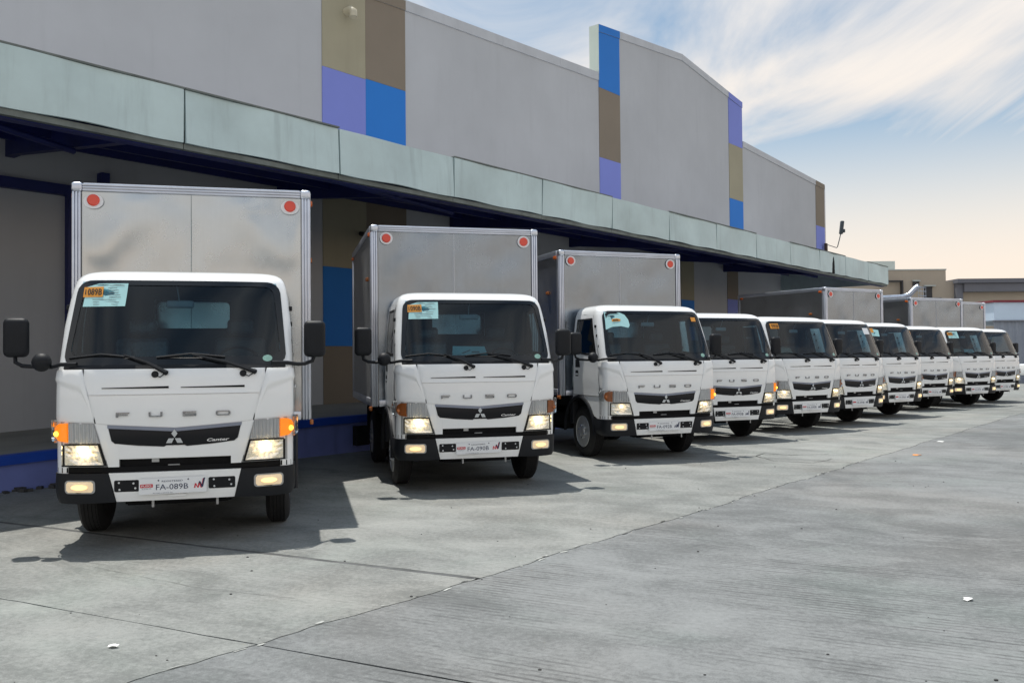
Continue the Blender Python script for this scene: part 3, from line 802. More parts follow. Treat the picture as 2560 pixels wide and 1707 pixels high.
def shell(name, mat, parent, inset=0.0):
    rows = [0.66, 0.78, 0.9, 1.0, 1.1, 1.2, 1.3, 1.4, 1.47, 1.52, 1.56, 1.60, WS_LO, 1.70, 1.80, 1.95, 2.0, 2.10, 2.20, 2.255, WS_HI - 0.03, WS_HI, 2.36, 2.38, 2.40, 2.42, 2.435, 2.45, 2.46, 2.470, 2.478, 2.484]
    rows = [z - (inset * 0.8 if z > 2.36 else 0) for z in rows]
    NF, NA, NS, NB = 9, 5, 9, 6
    def zb(y):
        base = 0.66 if y < 0.40 else 0.70
        if 0.40 <= y <= 1.45:
            d = 0.56 ** 2 - (y - 1.0) ** 2; arch = 0.42 + math.sqrt(max(0.0, d)); return max(base, arch if d > 0 else 0.95)
        return base
    vs, fs = [], []
    side_frac = [0.0, 0.05, 0.12, 0.25, 0.42, 0.60, 0.78, 0.88, 1.0]
    ncol = None
    for z in rows:
        xc, th, C, yf, hw = plan(z, inset); yr = interp(YR, z) - inset
        half = []
        for i in range(NF): half.append((xc * [0, .14, .28, .42, .56, .70, .84, .955, 1.0][i], None))
        pts = [(x, yf + GX(x)) for x, _ in half]
        for i in range(1, NA + 1):
            ph = th + (math.pi / 2 - th) * i / NA; pts.append((C[0] + RC * math.sin(ph), C[1] - RC * math.cos(ph)))
        ya = C[1]; yb = yr - 0.06
        for f in side_frac[1:]: pts.append((hw, ya + (yb - ya) * f))
        pts.append((hw - 0.02, yr - 0.015)); pts.append((hw - 0.06, yr))
        rb = [0.72, 0.37, 0.18, 0.0]
        for x in rb: pts.append((min(x, hw - 0.08) if x > 0.4 else x, yr))
        row = []
        for x, y in pts:
            zz_ = z
            if z < 1.1:
                b = zb(y); zz_ = b + (1.1 - b) * (z - 0.66) / 0.44
            row.append((x, y, zz_))
        full = row + [(-x, y, q) for x, y, q in row[-2:0:-1]]
        ncol = len(full); nh = len(row); vs += full
    nr = len(rows)
    i_f = NF - 2            # last front column inside the windscreen
    c_side0 = NF - 1 + NA   # arc end column
    for j in range(nr - 1):
        zc_ = (rows[j] + rows[j + 1]) / 2
        for i in range(ncol):
            k = (i + 1) % ncol
            h = i if i < nh - 1 else ncol - 1 - i          # mirrored half index of the cell
            cut = False
            if WS_LO < zc_ < WS_HI and h < i_f: cut = True
            if zc_ < 0.78 and h < i_f: cut = True
            if 1.70 < zc_ < 2.255 and c_side0 + 2 <= h < c_side0 + 6: cut = True
            if 1.95 < zc_ < 2.255 and h >= nh - 3: cut = True
            if not cut: fs.append([j * ncol + i, j * ncol + k, (j + 1) * ncol + k, (j + 1) * ncol + i])
    fs.append([(nr - 1) * ncol + i for i in range(ncol)])
    return mesh(name, vs, fs, mat, parent, smooth=38, flip=inset > 0)


def ring_on_skin(name, outer, inner, mat, parent, off, fn=surf):
    n = len(outer); vs = [fn(u, z, off) for u, z in outer] + [fn(u, z, off) for u, z in inner] + [fn(u, z, off - 0.012) for u, z in outer]
    fs = [[i, (i + 1) % n, n + (i + 1) % n, n + i] for i in range(n)] + [[2 * n + i, 2 * n + (i + 1) % n, (i + 1) % n, i] for i in range(n)]
    return mesh(name, vs, fs, mat, parent, smooth=40)


def tapered_rrect(zl, zh, wl, wh_, r, n=6):
    """rounded trapezoid loop symmetric in u, densified along the long edges"""
    base = []
    def wz(z): return wl + (wh_ - wl) * (z - zl) / (zh - zl) + 0.016 * math.sin(math.pi * (z - zl) / (zh - zl))
    cs = [(1, 1, 0), (-1, 1, 90), (-1, -1, 180), (1, -1, 270)]
    for sx, sz, a0 in cs:
        zc_ = zh - r if sz > 0 else zl + r
        for k in range(n + 1):
            t = R(a0 + 90 * k / n); z = zc_ + r * math.sin(t); base.append((sx * (wz(z) - r) + r * math.cos(t), z))
    out = []
    for p, q in zip(base, base[1:] + base[:1]):
        d = math.dist(p, q); k = max(1, int(d / 0.06)); out += [(p[0] + (q[0] - p[0]) * i / k, p[1] + (q[1] - p[1]) * i / k) for i in range(k)]
    return out


def skin(x, z, off): return surf(x, z, off)


def make_truck():
    T = empty('white_truck')
    cab = shell('cab', 'paint_white', T)
    shell('cab_lining', 'liner_dark', cab, 0.03)
    # white front panel between the two slanting seams
    seam_u = lambda z: interp([(0.70, 0.545), (1.09, 0.655), (1.335, 0.708), (1.57, 0.768)], z)
    up_z = [(-0.752, 1.562), (0.752, 1.562)]
    pan_lo = [(-0.752, 1.556), (-0.702, 1.345), (-0.647, 1.102), (-0.545, 1.084), (0.0, 1.048), (0.545, 1.084), (0.647, 1.102), (0.702, 1.345), (0.752, 1.556)]
    # upper apron (above crease) and lower apron
    strip('upper_apron', [(-0.755, 1.555), (-0.706, 1.341), (0.706, 1.341), (0.755, 1.555)], [(-0.755, 1.5575), (0.755, 1.5575)], 'paint_white', cab, 0.010, 0.0, 5,
          fz=lambda u, z: -0.007 * math.exp(-((z - 1.40) / 0.018) ** 2) * (1 if abs(u) < 0.64 else 0))
    strip('front_panel', [(-0.700, 1.330), (-0.648, 1.100), (-0.545, 1.086), (0.0, 1.048), (0.545, 1.086), (0.648, 1.100), (0.700, 1.330)], [(-0.700, 1.333), (0.700, 1.333)], 'paint_white', cab, 0.008, 0.0, 5)
    for sg in (1, -1):
        f = (lambda p: p) if sg > 0 else mir
        # black gap beside the panel
        strip('panel_gap', f([(0.652, 1.094), (0.660, 1.094), (0.770, 1.565)]), f([(0.652, 1.10), (0.760, 1.565), (0.770, 1.567)]), 'seam_black', cab, 0.002, 0.0, 3)
        # corner panel with its sculpted crease
        strip('corner_panel', f([(0.664, 1.108), (0.80, 1.112), (0.95, 1.122), (1.10, 1.15), (1.16, 1.19)]), f([(0.664, 1.112), (0.716, 1.335), (0.772, 1.556), (0.96, 1.556), (1.16, 1.556)]), 'paint_white', cab, 0.006, 0.0, 30, 0.03,
              fz=lambda u, z: 0.016 / (1 + math.exp(-max(-40, min(40, (z - 1.350 - 0.11 * min(1.0, max(0.0, (abs(u) - 0.72) / 0.26)) ** 0.8) / 0.005)))) * min(1.0, max(0.0, (1.60 - z) / 0.16)))
        # vents
        a, b = (-0.60, -0.055) if sg < 0 else (0.045, 0.58)
        strip('air_vent', [(a, 1.394), (b, 1.391)], [(a, 1.400), (b, 1.409)], 'seam_black', cab, 0.0125, 0.0, 1)
    strip('cowl', [(-0.93, 1.562), (0.93, 1.562)], [(-0.93, 1.594), (0.93, 1.594)], 'trim_black', cab, 0.012, 0.0, 2)
    # chassis-side lower skirts, front fender lips
    for sg in (1, -1):
        pts = []
        for k in range(15):
            t = R(-2 + 184 * k / 14); pts.append((sg * 1.012, 1.0 - 0.57 * math.cos(t), 0.42 + 0.57 * math.sin(t)))
        tube('fender_lip', pts, 0.028, 'trim_black', cab, 6)
        vs = []
        for k in range(13):
            t = R(180 * k / 12); y, z = 1.0 - 0.545 * math.cos(t), 0.42 + 0.545 * math.sin(t); vs += [(sg * 0.995, y, z), (sg * 0.55, y, z)]
        mesh('wheel_arch', vs, [(2 * k, 2 * k + 1, 2 * k + 3, 2 * k + 2) for k in range(12)], 'chassis_black', cab, fix=False)
        box('step', (sg * 0.72 if sg > 0 else -1.0, 1.28, 0.52), (1.0 if sg > 0 else -0.72, 1.40, 0.98), 'trim_black', cab, 0.02)
    box('firewall', (-0.9, 0.12, 0.72), (0.9, 1.28, 1.0), 'chassis_black', cab)
    # rear window rubber + glass
    ring = rrect(-0.41, 1.915, 0.41, 2.285, 0.07); inn = rrect(-0.355, 1.965, 0.355, 2.24, 0.05)
    back = lambda x, z, o: Vector((x, 1.30 + 0.0 - o * 0 + 0.006, z))
    n = len(ring); mesh('rear_window', [back(x, z, 0) for x, z in ring] + [back(x, z, 0) for x, z in inn], [[i, (i + 1) % n, n + (i + 1) % n, n + i] for i in range(n)], 'seam_black', cab, fix=False)
    # windscreen
    o_l = tapered_rrect(1.588, 2.365, 0.938, 0.868, 0.10); i_l = tapered_rrect(1.668, 2.318, 0.885, 0.812, 0.075)
    gl = tapered_rrect(1.640, 2.345, 0.915, 0.845, 0.08)
    # matching point counts
    m_ = min(len(o_l), len(i_l), len(gl))
    def resamp(lp, m):
        L = [0]
        for p, q in zip(lp, lp[1:] + lp[:1]): L.append(L[-1] + math.dist(p, q))
        out = []
        for k in range(m):
            d = L[-1] * k / m
            for i in range(len(lp)):
                if L[i + 1] >= d:
                    f = (d - L[i]) / max(1e-9, L[i + 1] - L[i]); p, q = lp[i], lp[(i + 1) % len(lp)]; out.append((p[0] + (q[0] - p[0]) * f, p[1] + (q[1] - p[1]) * f)); break
        return out
    wsn = []
    nx, nz = 30, 10
    vs = []
    for j in range(nz + 1):
        z = 1.60 + (2.355 - 1.60) * j / nz; hwz = interp([(1.60, 0.915), (1.95, 0.905), (2.355, 0.845)], z)
        vs += [surf(-hwz + 2 * hwz * i / nx, z, 0.006) for i in range(nx + 1)]
    ws = mesh('windscreen', vs, [[j * (nx + 1) + i, j * (nx + 1) + i + 1, (j + 1) * (nx + 1) + i + 1, (j + 1) * (nx + 1) + i] for j in range(nz) for i in range(nx)], 'windscreen_glass', T, smooth=180, fix=False)
    ring_on_skin('black_border', resamp(o_l, 120), resamp(i_l, 120), 'frit_black', ws, 0.010)
    poly_plate('round_sticker', [[(0.773 + 0.042 * math.cos(R(20 * k)), 1.645 + 0.030 * math.sin(R(20 * k))) for k in range(18)]], lambda x, z, o: surf(x, z, 0.011 + o), 0.002, 'sticker_green', ws)
    # wipers
    for x0, x1, tipa, tipb, kx in ((-0.079, -0.43, -0.885, -0.345, -0.169), (0.662, 0.13, -0.165, 0.41, 0.567)):
        bm = bmesh.new()
        add_tube(bm, [surf(x0, 1.523, 0.03), surf((x0 * 0.55 + x1 * 0.45), 1.60, 0.045), surf(x1, 1.672, 0.04)], [0.022, 0.014, 0.008], 6)
        bmesh.ops.create_icosphere(bm, subdivisions=1, radius=0.026, matrix=Matrix.Translation(surf(x0, 1.522, 0.03)))
        wp = bm_obj('wiper', bm, 'trim_black', T, 50)
        bm = bmesh.new()
        mid = (tipa + tipb) / 2
        add_tube(bm, [surf(tipa, 1.655, 0.022), surf(mid, 1.682, 0.034), surf(tipb, 1.656, 0.022)], 0.009, 5)
        add_tube(bm, [surf(tipa, 1.648, 0.016), surf(tipb, 1.648, 0.016)], 0.006, 4); bm_obj('wiper_blade', bm, 'trim_black', wp, 50)
        lathe('pivot_cap', [(-0.028, 0.0), (-0.028, 0.024), (-0.015, 0.03), (0.0, 0.03)], surf(kx, 1.513, 0.005), 'trim_black', wp, 'Y', 12)
        tube('washer_hose', [surf(kx + 0.01, 1.50, 0.02), surf((kx + x0) / 2, 1.487, 0.03), surf(x0 - 0.01, 1.51, 0.03)], 0.005, 'trim_black', wp, 5)
    # grille ------------------------------------------------------------
    gl_lo = [(-0.545, 1.048), (-0.520, 0.945), (-0.495, 0.919), (-0.30, 0.897), (-0.095, 0.882), (-0.075, 0.893), (0.075, 0.893), (0.095, 0.882), (0.30, 0.897), (0.489, 0.917), (0.520, 0.945), (0.545, 1.048)]
    gl_hi = [(-0.545, 1.050), (0.0, 1.012), (0.545, 1.050)]
    grl = strip('grille', gl_lo, gl_hi, 'gloss_black', T, 0.006, -0.02, 5, fz=lambda u, z: 0.010 * math.sin((z - 0.89) / 0.16 * math.pi))
    strip('chrome_strip', [(-0.547, 1.052), (0.0, 1.014), (0.547, 1.052)], [(-0.553, 1.080), (0.0, 1.043), (0.553, 1.080)], 'trim_silver', grl, 0.012, -0.01, 2)
    em = lambda x, z, o: surf(x, z, 0.020 + o)
    def rhomb(cx, cz, ang, L=0.064, wd=0.037):
        a = R(ang); dx, dz = math.cos(a), math.sin(a); px, pz = -dz, dx
        return [(cx, cz), (cx + dx * L / 2 + px * wd / 2, cz + dz * L / 2 + pz * wd / 2), (cx + dx * L, cz + dz * L), (cx + dx * L / 2 - px * wd / 2, cz + dz * L / 2 - pz * wd / 2)]
    EX, EZ = -0.005, 0.957
    poly_plate('emblem', [rhomb(EX, EZ + 0.004, 90, 0.074, 0.050), rhomb(EX - 0.003, EZ - 0.001, 212, 0.078, 0.048), rhomb(EX + 0.003, EZ - 0.001, -32, 0.078, 0.048)], em, 0.012, 'chrome', grl, 20)
    lettering('model_lettering', 'Canter', 0.257, 0.918, 0.442, 0.945, lambda x, z, o: surf(x, z + (x - .257) * 0.02, o), 0.020, 'ink_white', grl, True, 0.012)
    # white surround of the grille
    so = lambda sg, l: l if sg > 0 else mir(l)
    fr = None
    for sg in (1, -1):
        q = strip('grille_frame', so(sg, [(0.462, 0.716), (0.549, 0.716), (0.651, 1.086)]), so(sg, [(0.462, 0.918), (0.493, 0.916), (0.523, 0.942), (0.548, 1.05), (0.558, 1.084), (0.649, 1.092), (0.651, 1.09)]), 'paint_white', T, 0.008, -0.02, 6, 0.02)
    strip('grille_frame', [(-0.4615, 0.786), (0.4615, 0.786)], [(-0.4615, 0.914), (-0.30, 0.892), (-0.098, 0.877), (-0.077, 0.888), (0.077, 0.888), (0.098, 0.877), (0.30, 0.892), (0.4615, 0.914)], 'paint_white', T, 0.008, -0.02, 4)
    slot = strip('air_intake', [(-0.60, 0.668), (0.60, 0.668)], [(-0.60, 0.786), (0.60, 0.786)], 'chassis_black', T, -0.03, -0.03, 2)
    # strip('intake_bar', [(-0.43, 0.735), (0.43, 0.735)], [(-0.43, 0.742), (0.43, 0.742)], 'trim_black', slot, -0.012, -0.03, 1)
    strip('hook_plate', [(-0.065, 0.703), (0.03, 0.703)], [(-0.065, 0.722), (0.03, 0.722)], 'housing_silver', slot, -0.010, -0.03, 1)
    strip('latch', [(-0.20, 0.745), (-0.14, 0.745)], [(-0.20, 0.775), (-0.14, 0.775)], 'rim_silver', slot, -0.02, -0.03, 1)
    strip('bumper_top', [(-1.15, 0.668), (1.15, 0.668)], [(-1.15, 0.714), (1.15, 0.714)], 'seam_black', T, 0.0, -0.003, 2)
    # bumper
    bp = strip('bumper', [(-0.489, 0.412), (0.489, 0.412)], [(-0.489, 0.4135), (-0.546, 0.662), (0.546, 0.662), (0.489, 0.4135)], 'paint_white', T, 0.014, -0.03, 1) if False else None
    bp = strip('bumper', [(-0.546, 0.661), (-0.489, 0.412), (0.489, 0.412), (0.546, 0.661)], [(-0.546, 0.664), (0.546, 0.664)], 'paint_white', T, 0.012, -0.03, 6,
               fz=lambda u, z: -0.010 * (1 / (1 + math.exp((z - 0.455) / 0.006))))
    for sg in (1, -1):
        strip('bumper_corner', so(sg, [(0.496, 0.412), (0.80, 0.402), (1.0, 0.405), (1.22, 0.43), (1.36, 0.46)]), so(sg, [(0.496, 0.415), (0.552, 0.664), (0.95, 0.664), (1.30, 0.664), (1.36, 0.62)]), 'trim_black', bp, 0.014, -0.03, 6,
              fz=lambda u, z: 0.008 * math.sin(max(0, min(1, (z - 0.41) / 0.25)) * math.pi))
        a, b = (0.272, 0.497) if sg > 0 else (-0.503, -0.300)
        poly_plate('bracket_plate', [rrect(a, 0.499, b, 0.600, 0.014)], lambda x, z, o: surf(x, z, 0.012 + o), 0.003, 'gloss_black', bp)
        for bx_, bz in ((0.20, 0.8), (0.22, 0.2), (0.78, 0.72), (0.85, 0.3)):
            xx = a + (b - a) * bx_; zz_ = 0.499 + 0.101 * bz
            lathe('bolt', [(-0.006, 0.0), (-0.006, 0.009), (0, 0.011)], surf(xx, zz_, 0.016), 'chrome', bp, 'Y', 8)
    poly_plate('pull_tab', [[(-0.075, 0.462), (-0.055, 0.444), (0.075, 0.444), (0.095, 0.462)]], lambda x, z, o: surf(x, z, 0.010 + o), 0.010, 'paint_white', bp)
    # badge letters
    def bars(name, x0, bl):
        loops = [[(x0 + a, 1.147 + c), (x0 + b, 1.147 + c), (x0 + b, 1.147 + d), (x0 + a, 1.147 + d)] for a, b, c, d in bl]
        return poly_plate(name, loops, lambda x, z, o: surf(x, z, 0.0082 + o), 0.014, 'badge_chrome', T, 20)
    bars('letter', -0.481, [(0, 0.108, 0.030, 0.040), (0, 0.016, 0.0, 0.0295), (0.0165, 0.095, 0.014, 0.021)])
    bars('letter', -0.216, [(0, 0.016, 0.008, 0.040), (0.096, 0.112, 0.008, 0.040), (0.004, 0.108, 0.0, 0.0075)])
    bars('letter', 0.062, [(0, 0.112, 0.032, 0.040), (0, 0.016, 0.0235, 0.0315), (0, 0.112, 0.016, 0.023), (0.096, 0.112, 0.0085, 0.0155), (0, 0.112, 0.0, 0.008)])
    bars('letter', 0.338, [(0.006, 0.116, 0.032, 0.040), (0.006, 0.116, 0.0, 0.008), (0.0, 0.016, 0.0085, 0.0315), (0.106, 0.122, 0.0085, 0.0315)])
    # headlights
    for sg in (1, -1):
        hl = strip('headlight', so(sg, [(0.556, 0.719), (0.93, 0.719), (1.16, 0.725)]), so(sg, [(0.556, 0.721), (0.664, 1.098), (0.80, 1.103), (0.95, 1.113), (1.08, 1.137), (1.16, 1.16)]), 'housing_silver', T, 0.0, -0.04, 4)
        # dark bezel round the lower lamp
        strip('bezel', so(sg, [(0.562, 0.724), (0.918, 0.724)]), so(sg, [(0.562, 0.726), (0.618, 0.921), (0.918, 0.921)]), 'trim_black', hl, 0.004, -0.01, 3)
        # faceted reflector bowl
        vs, fs = [], []; r6 = random.Random(4); nx, nz = 9, 7
        for j in range(nz + 1):
            for i in range(nx + 1):
                f, g = i / nx, j / nz; z = 0.740 + 0.168 * g; ua = interp([(0.74, 0.583), (0.908, 0.629)], z); u = ua + (0.902 - ua) * f
                e = 0.0 if i in (0, nx) or j in (0, nz) else (r6.random() - .5) * 0.009
                vs.append(surf(sg * u, z, 0.024 + e - 0.010 * math.sin(math.pi * f) * math.sin(math.pi * g)))
                
        for j in range(nz):
            for i in range(nx): fs.append([j * (nx + 1) + i, j * (nx + 1) + i + 1, (j + 1) * (nx + 1) + i + 1, (j + 1) * (nx + 1) + i])
        mesh('reflector_bowl', vs, fs, 'reflector_lit', hl, flip=sg < 0, fix=False)
        bm = bmesh.new(); bmesh.ops.create_icosphere(bm, subdivisions=2, radius=0.020, matrix=Matrix.Translation(surf(sg * 0.752, 0.862, 0.026)) @ Matrix.Diagonal((1.2, 1, 0.9, 1)))
        bm_obj('bulb', bm, 'bulb_dim', hl, 180)
        strip('lamp_lens', so(sg, [(0.570, 0.730), (0.912, 0.730)]), so(sg, [(0.570, 0.732), (0.624, 0.916), (0.912, 0.916)]), 'lens_clear', hl, 0.050, 0.006, 3)
        # ribbed clear section above
        strip('clear_section', so(sg, [(0.622, 0.930), (0.868, 0.932)]), so(sg, [(0.622, 0.932), (0.668, 1.092), (0.868, 1.100)]), 'clear_ribs', hl, 0.020, -0.01, 5, 0.0085, fz=lambda u, z: 0.005 * (1 if int(abs(u) / 0.017) % 2 else -1), smooth=20)
        strip('turn_signal', so(sg, [(0.884, 0.937), (0.945, 0.945), (0.985, 0.970), (1.00, 1.0)]), so(sg, [(0.884, 1.098), (0.945, 1.098), (0.985, 1.08), (1.00, 1.045)]), 'orange_off', hl, 0.024, -0.01, 6, 0.010, fz=lambda u, z: 0.003 * (1 if int(z / 0.012) % 2 else -1))
        lathe('signal_bulb', [(-0.012, 0.0), (-0.010, 0.016), (0.0, 0.024)], surf(sg * 0.965, 1.01, 0.034), 'orange_off', hl, 'Y', 14)
        strip('signal_lens', so(sg, [(0.876, 0.930), (0.99, 0.934), (1.06, 0.97), (1.12, 1.04)]), so(sg, [(0.876, 1.103), (0.99, 1.116), (1.06, 1.124), (1.12, 1.06)]), 'lens_clear', hl, 0.034, -0.01, 5, 0.02, fz=lambda u, z: 0.012 * max(0, min(1, (abs(u) - 0.95) / 0.1)))
        strip('clear_corner', so(sg, [(1.022, 0.955), (1.06, 0.98), (1.11, 1.04)]), so(sg, [(1.022, 1.108), (1.06, 1.112), (1.11, 1.05)]), 'clear_ribs', hl, 0.024, -0.01, 3, 0.02)
        # fog lamp
        fx = 0.782
        fg = poly_plate('fog_light', [[(sg * x, z) for x, z in rrect(fx - 0.128, 0.492, fx + 0.122, 0.607, 0.03)]], lambda x, z, o: surf(x, z, 0.016 + o), 0.010, 'housing_silver', T)
        vs, fs = [], []; nx, nz = 12, 5
        for j in range(nz + 1):
            for i in range(nx + 1):
                f, g = i / nx, j / nz; cr = 0.02 * (1 if j in (0, nz) else 0) * 1.0
                u = fx - 0.113 + 0.222 * f; z = 0.503 + 0.093 * g
                if j in (0, nz): u = fx - 0.098 + 0.192 * f
                vs.append(surf(sg * u, z, 0.028 + 0.012 * math.sin(math.pi * f) * math.sin(math.pi * g) + 0.002 * math.sin(i * 2.3)))
        for j in range(nz):
            for i in range(nx): fs.append([j * (nx + 1) + i, j * (nx + 1) + i + 1, (j + 1) * (nx + 1) + i + 1, (j + 1) * (nx + 1) + i])
        mesh('fog_lens', vs, fs, 'fog_glow', fg, flip=sg < 0, fix=False, smooth=60)
        poly_plate('fog_bulb', [[(sg * (fx - 0.004 + 0.066 * math.cos(R(18 * k))), 0.5495 + 0.022 * math.sin(R(18 * k))) for k in range(20)]], lambda x, z, o: surf(x, z, 0.039 + o), 0.004, 'fog_core', fg)
    # doors
    for sg in (1, -1):
        def sd(y, z, o): return Vector((sg * (interp(HW, z) + o), y, z))
        ap = lambda z: interp([(1.58, 0.275), (2.0, 0.44), (2.33, 0.575)], z)   # A-pillar line
        loops_o = [(ap(1.60) - 0.02, 1.02), (ap(1.60) - 0.02, 1.6), (ap(2.0), 2.0), (ap(2.31), 2.31), (0.9, 2.325), (1.19, 2.31), (1.225, 2.0), (1.235, 1.6), (1.235, 1.02)]
        def dens(lp):
            out = []
            for p, q in zip(lp, lp[1:] + lp[:1]):
                k = max(1, int(math.dist(p, q) / 0.08)); out += [(p[0] + (q[0] - p[0]) * i / k, p[1] + (q[1] - p[1]) * i / k) for i in range(k)]
            return out
        # door skin as grid with a window hole
        zs = [1.02, 1.15, 1.28, 1.41, 1.54, 1.615, 1.70, 1.85, 2.0, 2.13, 2.255, 2.29, 2.325]
        vs, fs = [], []
        for z in zs:
            a = ap(max(z, 1.60)) - 0.012; ln = [a, a + 0.055] + [0] * 4 + [1.13, 1.22]
            w0, w1 = ln[1], ln[6]
            ys = [a] + [w0 + (w1 - w0) * k / 5 for k in range(6)] + [1.22]
            vs += [sd(y, z, 0.008 + (0.006 * math.exp(-((z - 1.28) / 0.05) ** 2) if 1.1 < z < 1.5 else 0)) for y in ys]
        n = 8
        for j in range(len(zs) - 1):
            for i in range(n - 1):
                if 1.62 < (zs[j] + zs[j + 1]) / 2 < 2.27 and 1 <= i <= 5 and j >= 6 - 0: continue
                if j in (5,) and False: continue
                fs.append([j * n + i, j * n + i + 1, (j + 1) * n + i + 1, (j + 1) * n + i])
        door = mesh('door', vs, fs, 'paint_white', T, smooth=40, flip=False, fix=False)
        go = [(ap(1.70) + 0.03, 1.665), (ap(1.85) + 0.028, 1.85), (ap(2.0) + 0.028, 2.0), (ap(2.255) + 0.03, 2.262), (1.142, 2.262), (1.145, 2.0), (1.145, 1.75), (1.12, 1.70), (0.7, 1.665)]
        gi = [(ap(1.70) + 0.062, 1.70), (ap(1.85) + 0.056, 1.85), (ap(2.0) + 0.056, 2.0), (ap(2.255) + 0.062, 2.235), (1.112, 2.235), (1.116, 2.0), (1.116, 1.765), (1.095, 1.73), (0.7, 1.698)]
        m2 = len(go); mesh('window_frame', [sd(y, z, 0.011) for y, z in go] + [sd(y, z, 0.011) for y, z in gi], [[i, (i + 1) % m2, m2 + (i + 1) % m2, m2 + i] for i in range(m2)], 'trim_black', door, fix=False)
        mesh('window_glass', [sd(y, z, 0.004) for y, z in gi], [list(range(m2))], 'door_glass', door, fix=False)
        # shut line
        dl = dens(loops_o); il = dens([(y + (0.009 if y < 0.7 else -0.009), z + (0.009 if z < 1.5 else (-0.009 if z > 2.2 else 0))) for y, z in loops_o]); m3 = min(len(dl), len(il))
        lp2 = [(0.7 + (y - 0.7) * 1.018, 1.67 + (z - 1.67) * 1.012) for y, z in dl]
        mesh('door_gap', [sd(y, min(z, 2.34), 0.003) for y, z in lp2] + [sd(y, z, 0.003) for y, z in dl], [[i, (i + 1) % len(dl), len(dl) + (i + 1) % len(dl), len(dl) + i] for i in range(len(dl))], 'seam_black', door, fix=False)
        poly_plate('handle_recess', [rrect(1.02, 1.30, 1.13, 1.42, 0.02)], lambda y, z, o: sd(y, z, 0.010 + o), 0.002, 'trim_black', door)
        poly_plate('quarter_glass', [[(0.95, 1.47), (1.13, 1.47), (1.13, 1.60), (0.99, 1.60)]], lambda y, z, o: sd(y, z, 0.010 + o), 0.002, 'gloss_black', door)
        box('handle', (sg * 1.012 - 0.012, 1.03, 1.345), (sg * 1.012 + 0.012, 1.125, 1.37), 'paint_white', door, 0.006)
        for z in (2.10, 1.95, 1.78):
            box('hinge', (sg * 0.972 - 0.02, ap(z) - 0.06, z), (sg * 0.972 + 0.022, ap(z) - 0.03, z + 0.045), 'trim_black', door, 0.006)
        # rear corner panel with its grille slot
        poly_plate('side_vent', [rrect(1.255, 1.15, 1.285, 1.50, 0.01)], lambda y, z, o: sd(y, z, 0.001 + o), 0.003, 'ink_grey', door)
    # mirrors
    for sg, cx, zt in ((-1, -1.376, 2.023), (1, 1.202, 2.004)):
        bm = bmesh.new(); add_box(bm, (cx - 0.101, 0.28, zt - 0.348), (cx + 0.101, 0.40, zt), 0.048, 4)
        mr_ = bm_obj('mirror', bm, 'trim_black', T, 50)
        box('mirror_glass', (cx - 0.08, 0.401, zt - 0.32), (cx + 0.08, 0.405, zt - 0.03), 'mirror_glass', mr_)
        zb_ = 1.590
        path = [surf(sg * 0.80, 1.588, 0.05), surf(sg * 0.93, 1.585, 0.05), (sg * 1.05, 0.25, zb_), (cx - sg * 0.09, 0.31, zb_ + 0.005), (cx - sg * 0.02, 0.33, zb_ + 0.03), (cx, 0.34, zt - 0.33)]
        if sg < 0: path = [surf(-0.80, 1.588, 0.05), surf(-0.93, 1.588, 0.05), (-1.06, 0.22, 1.587), (-1.24, 0.28, 1.592), (-1.32, 0.30, 1.600), (-1.376, 0.32, 1.63), (-1.385, 0.34, 1.70)]
        tube('mirror_arm', path, 0.018, 'trim_black', mr_, 8)
        if sg < 0:
            bm = bmesh.new(); bmesh.ops.create_uvsphere(bm, u_segments=16, v_segments=10, radius=0.082, matrix=Matrix.Translation((-1.135, 0.20, 1.628)) @ Matrix.Diagonal((1.0, 0.85, 1.0, 1)))
            bm_obj('round_mirror', bm, 'trim_black', mr_, 180)
    # interior
    for cx, m in ((-0.45, 'seat_plastic'), (0.48, 'seat_grey')):
        st_ = box('seat', (cx - 0.27, 0.55, 1.0), (cx + 0.27, 1.10, 1.22), 'seat_grey', T, 0.05, 3)
        box('seat_back', (cx - 0.25, 1.0, 1.2), (cx + 0.25, 1.14, 1.86), m, st_, 0.05, 3, mtx=Matrix.Translation((0, 0, 0)))
        box('head_rest', (cx - 0.13, 1.03, 1.89), (cx + 0.13, 1.13, 2.05), m, st_, 0.04, 3)
    box('middle_seat', (-0.17, 1.0, 1.0), (0.2, 1.12, 1.72), 'seat_plastic', T, 0.05, 3)
    dbm = bmesh.new(); add_box(dbm, (-0.9, 0.16, 1.05), (0.9, 0.52, 1.56), 0.08, 3); dash = bm_obj('dashboard', dbm, 'liner_dark', T, 40)
    bm = bmesh.new(); pts = [Vector((0.48 + 0.2 * math.cos(R(15 * k)), 0.60 + 0.2 * math.sin(R(15 * k)) * 0.55, 1.60 + 0.2 * math.sin(R(15 * k)) * 0.8)) for k in range(25)]
    add_tube(bm, pts, 0.014, 6, False); add_tube(bm, [(0.30, 0.60, 1.60), (0.66, 0.60, 1.60)], 0.012, 5); add_tube(bm, [(0.48, 0.40, 1.38), (0.48, 0.6, 1.60)], 0.025, 6); bm_obj('steering_wheel', bm, 'trim_black', T, 60)
    rv = box('rear_view_mirror', (-0.145, 0.44, 2.125), (0.10, 0.47, 2.195), 'cap_grey', T, 0.02, 3); tube('mirror_stalk', [(-0.03, 0.45, 2.19), (-0.04, 0.36, 2.33)], 0.007, 'cap_grey', rv, 6)
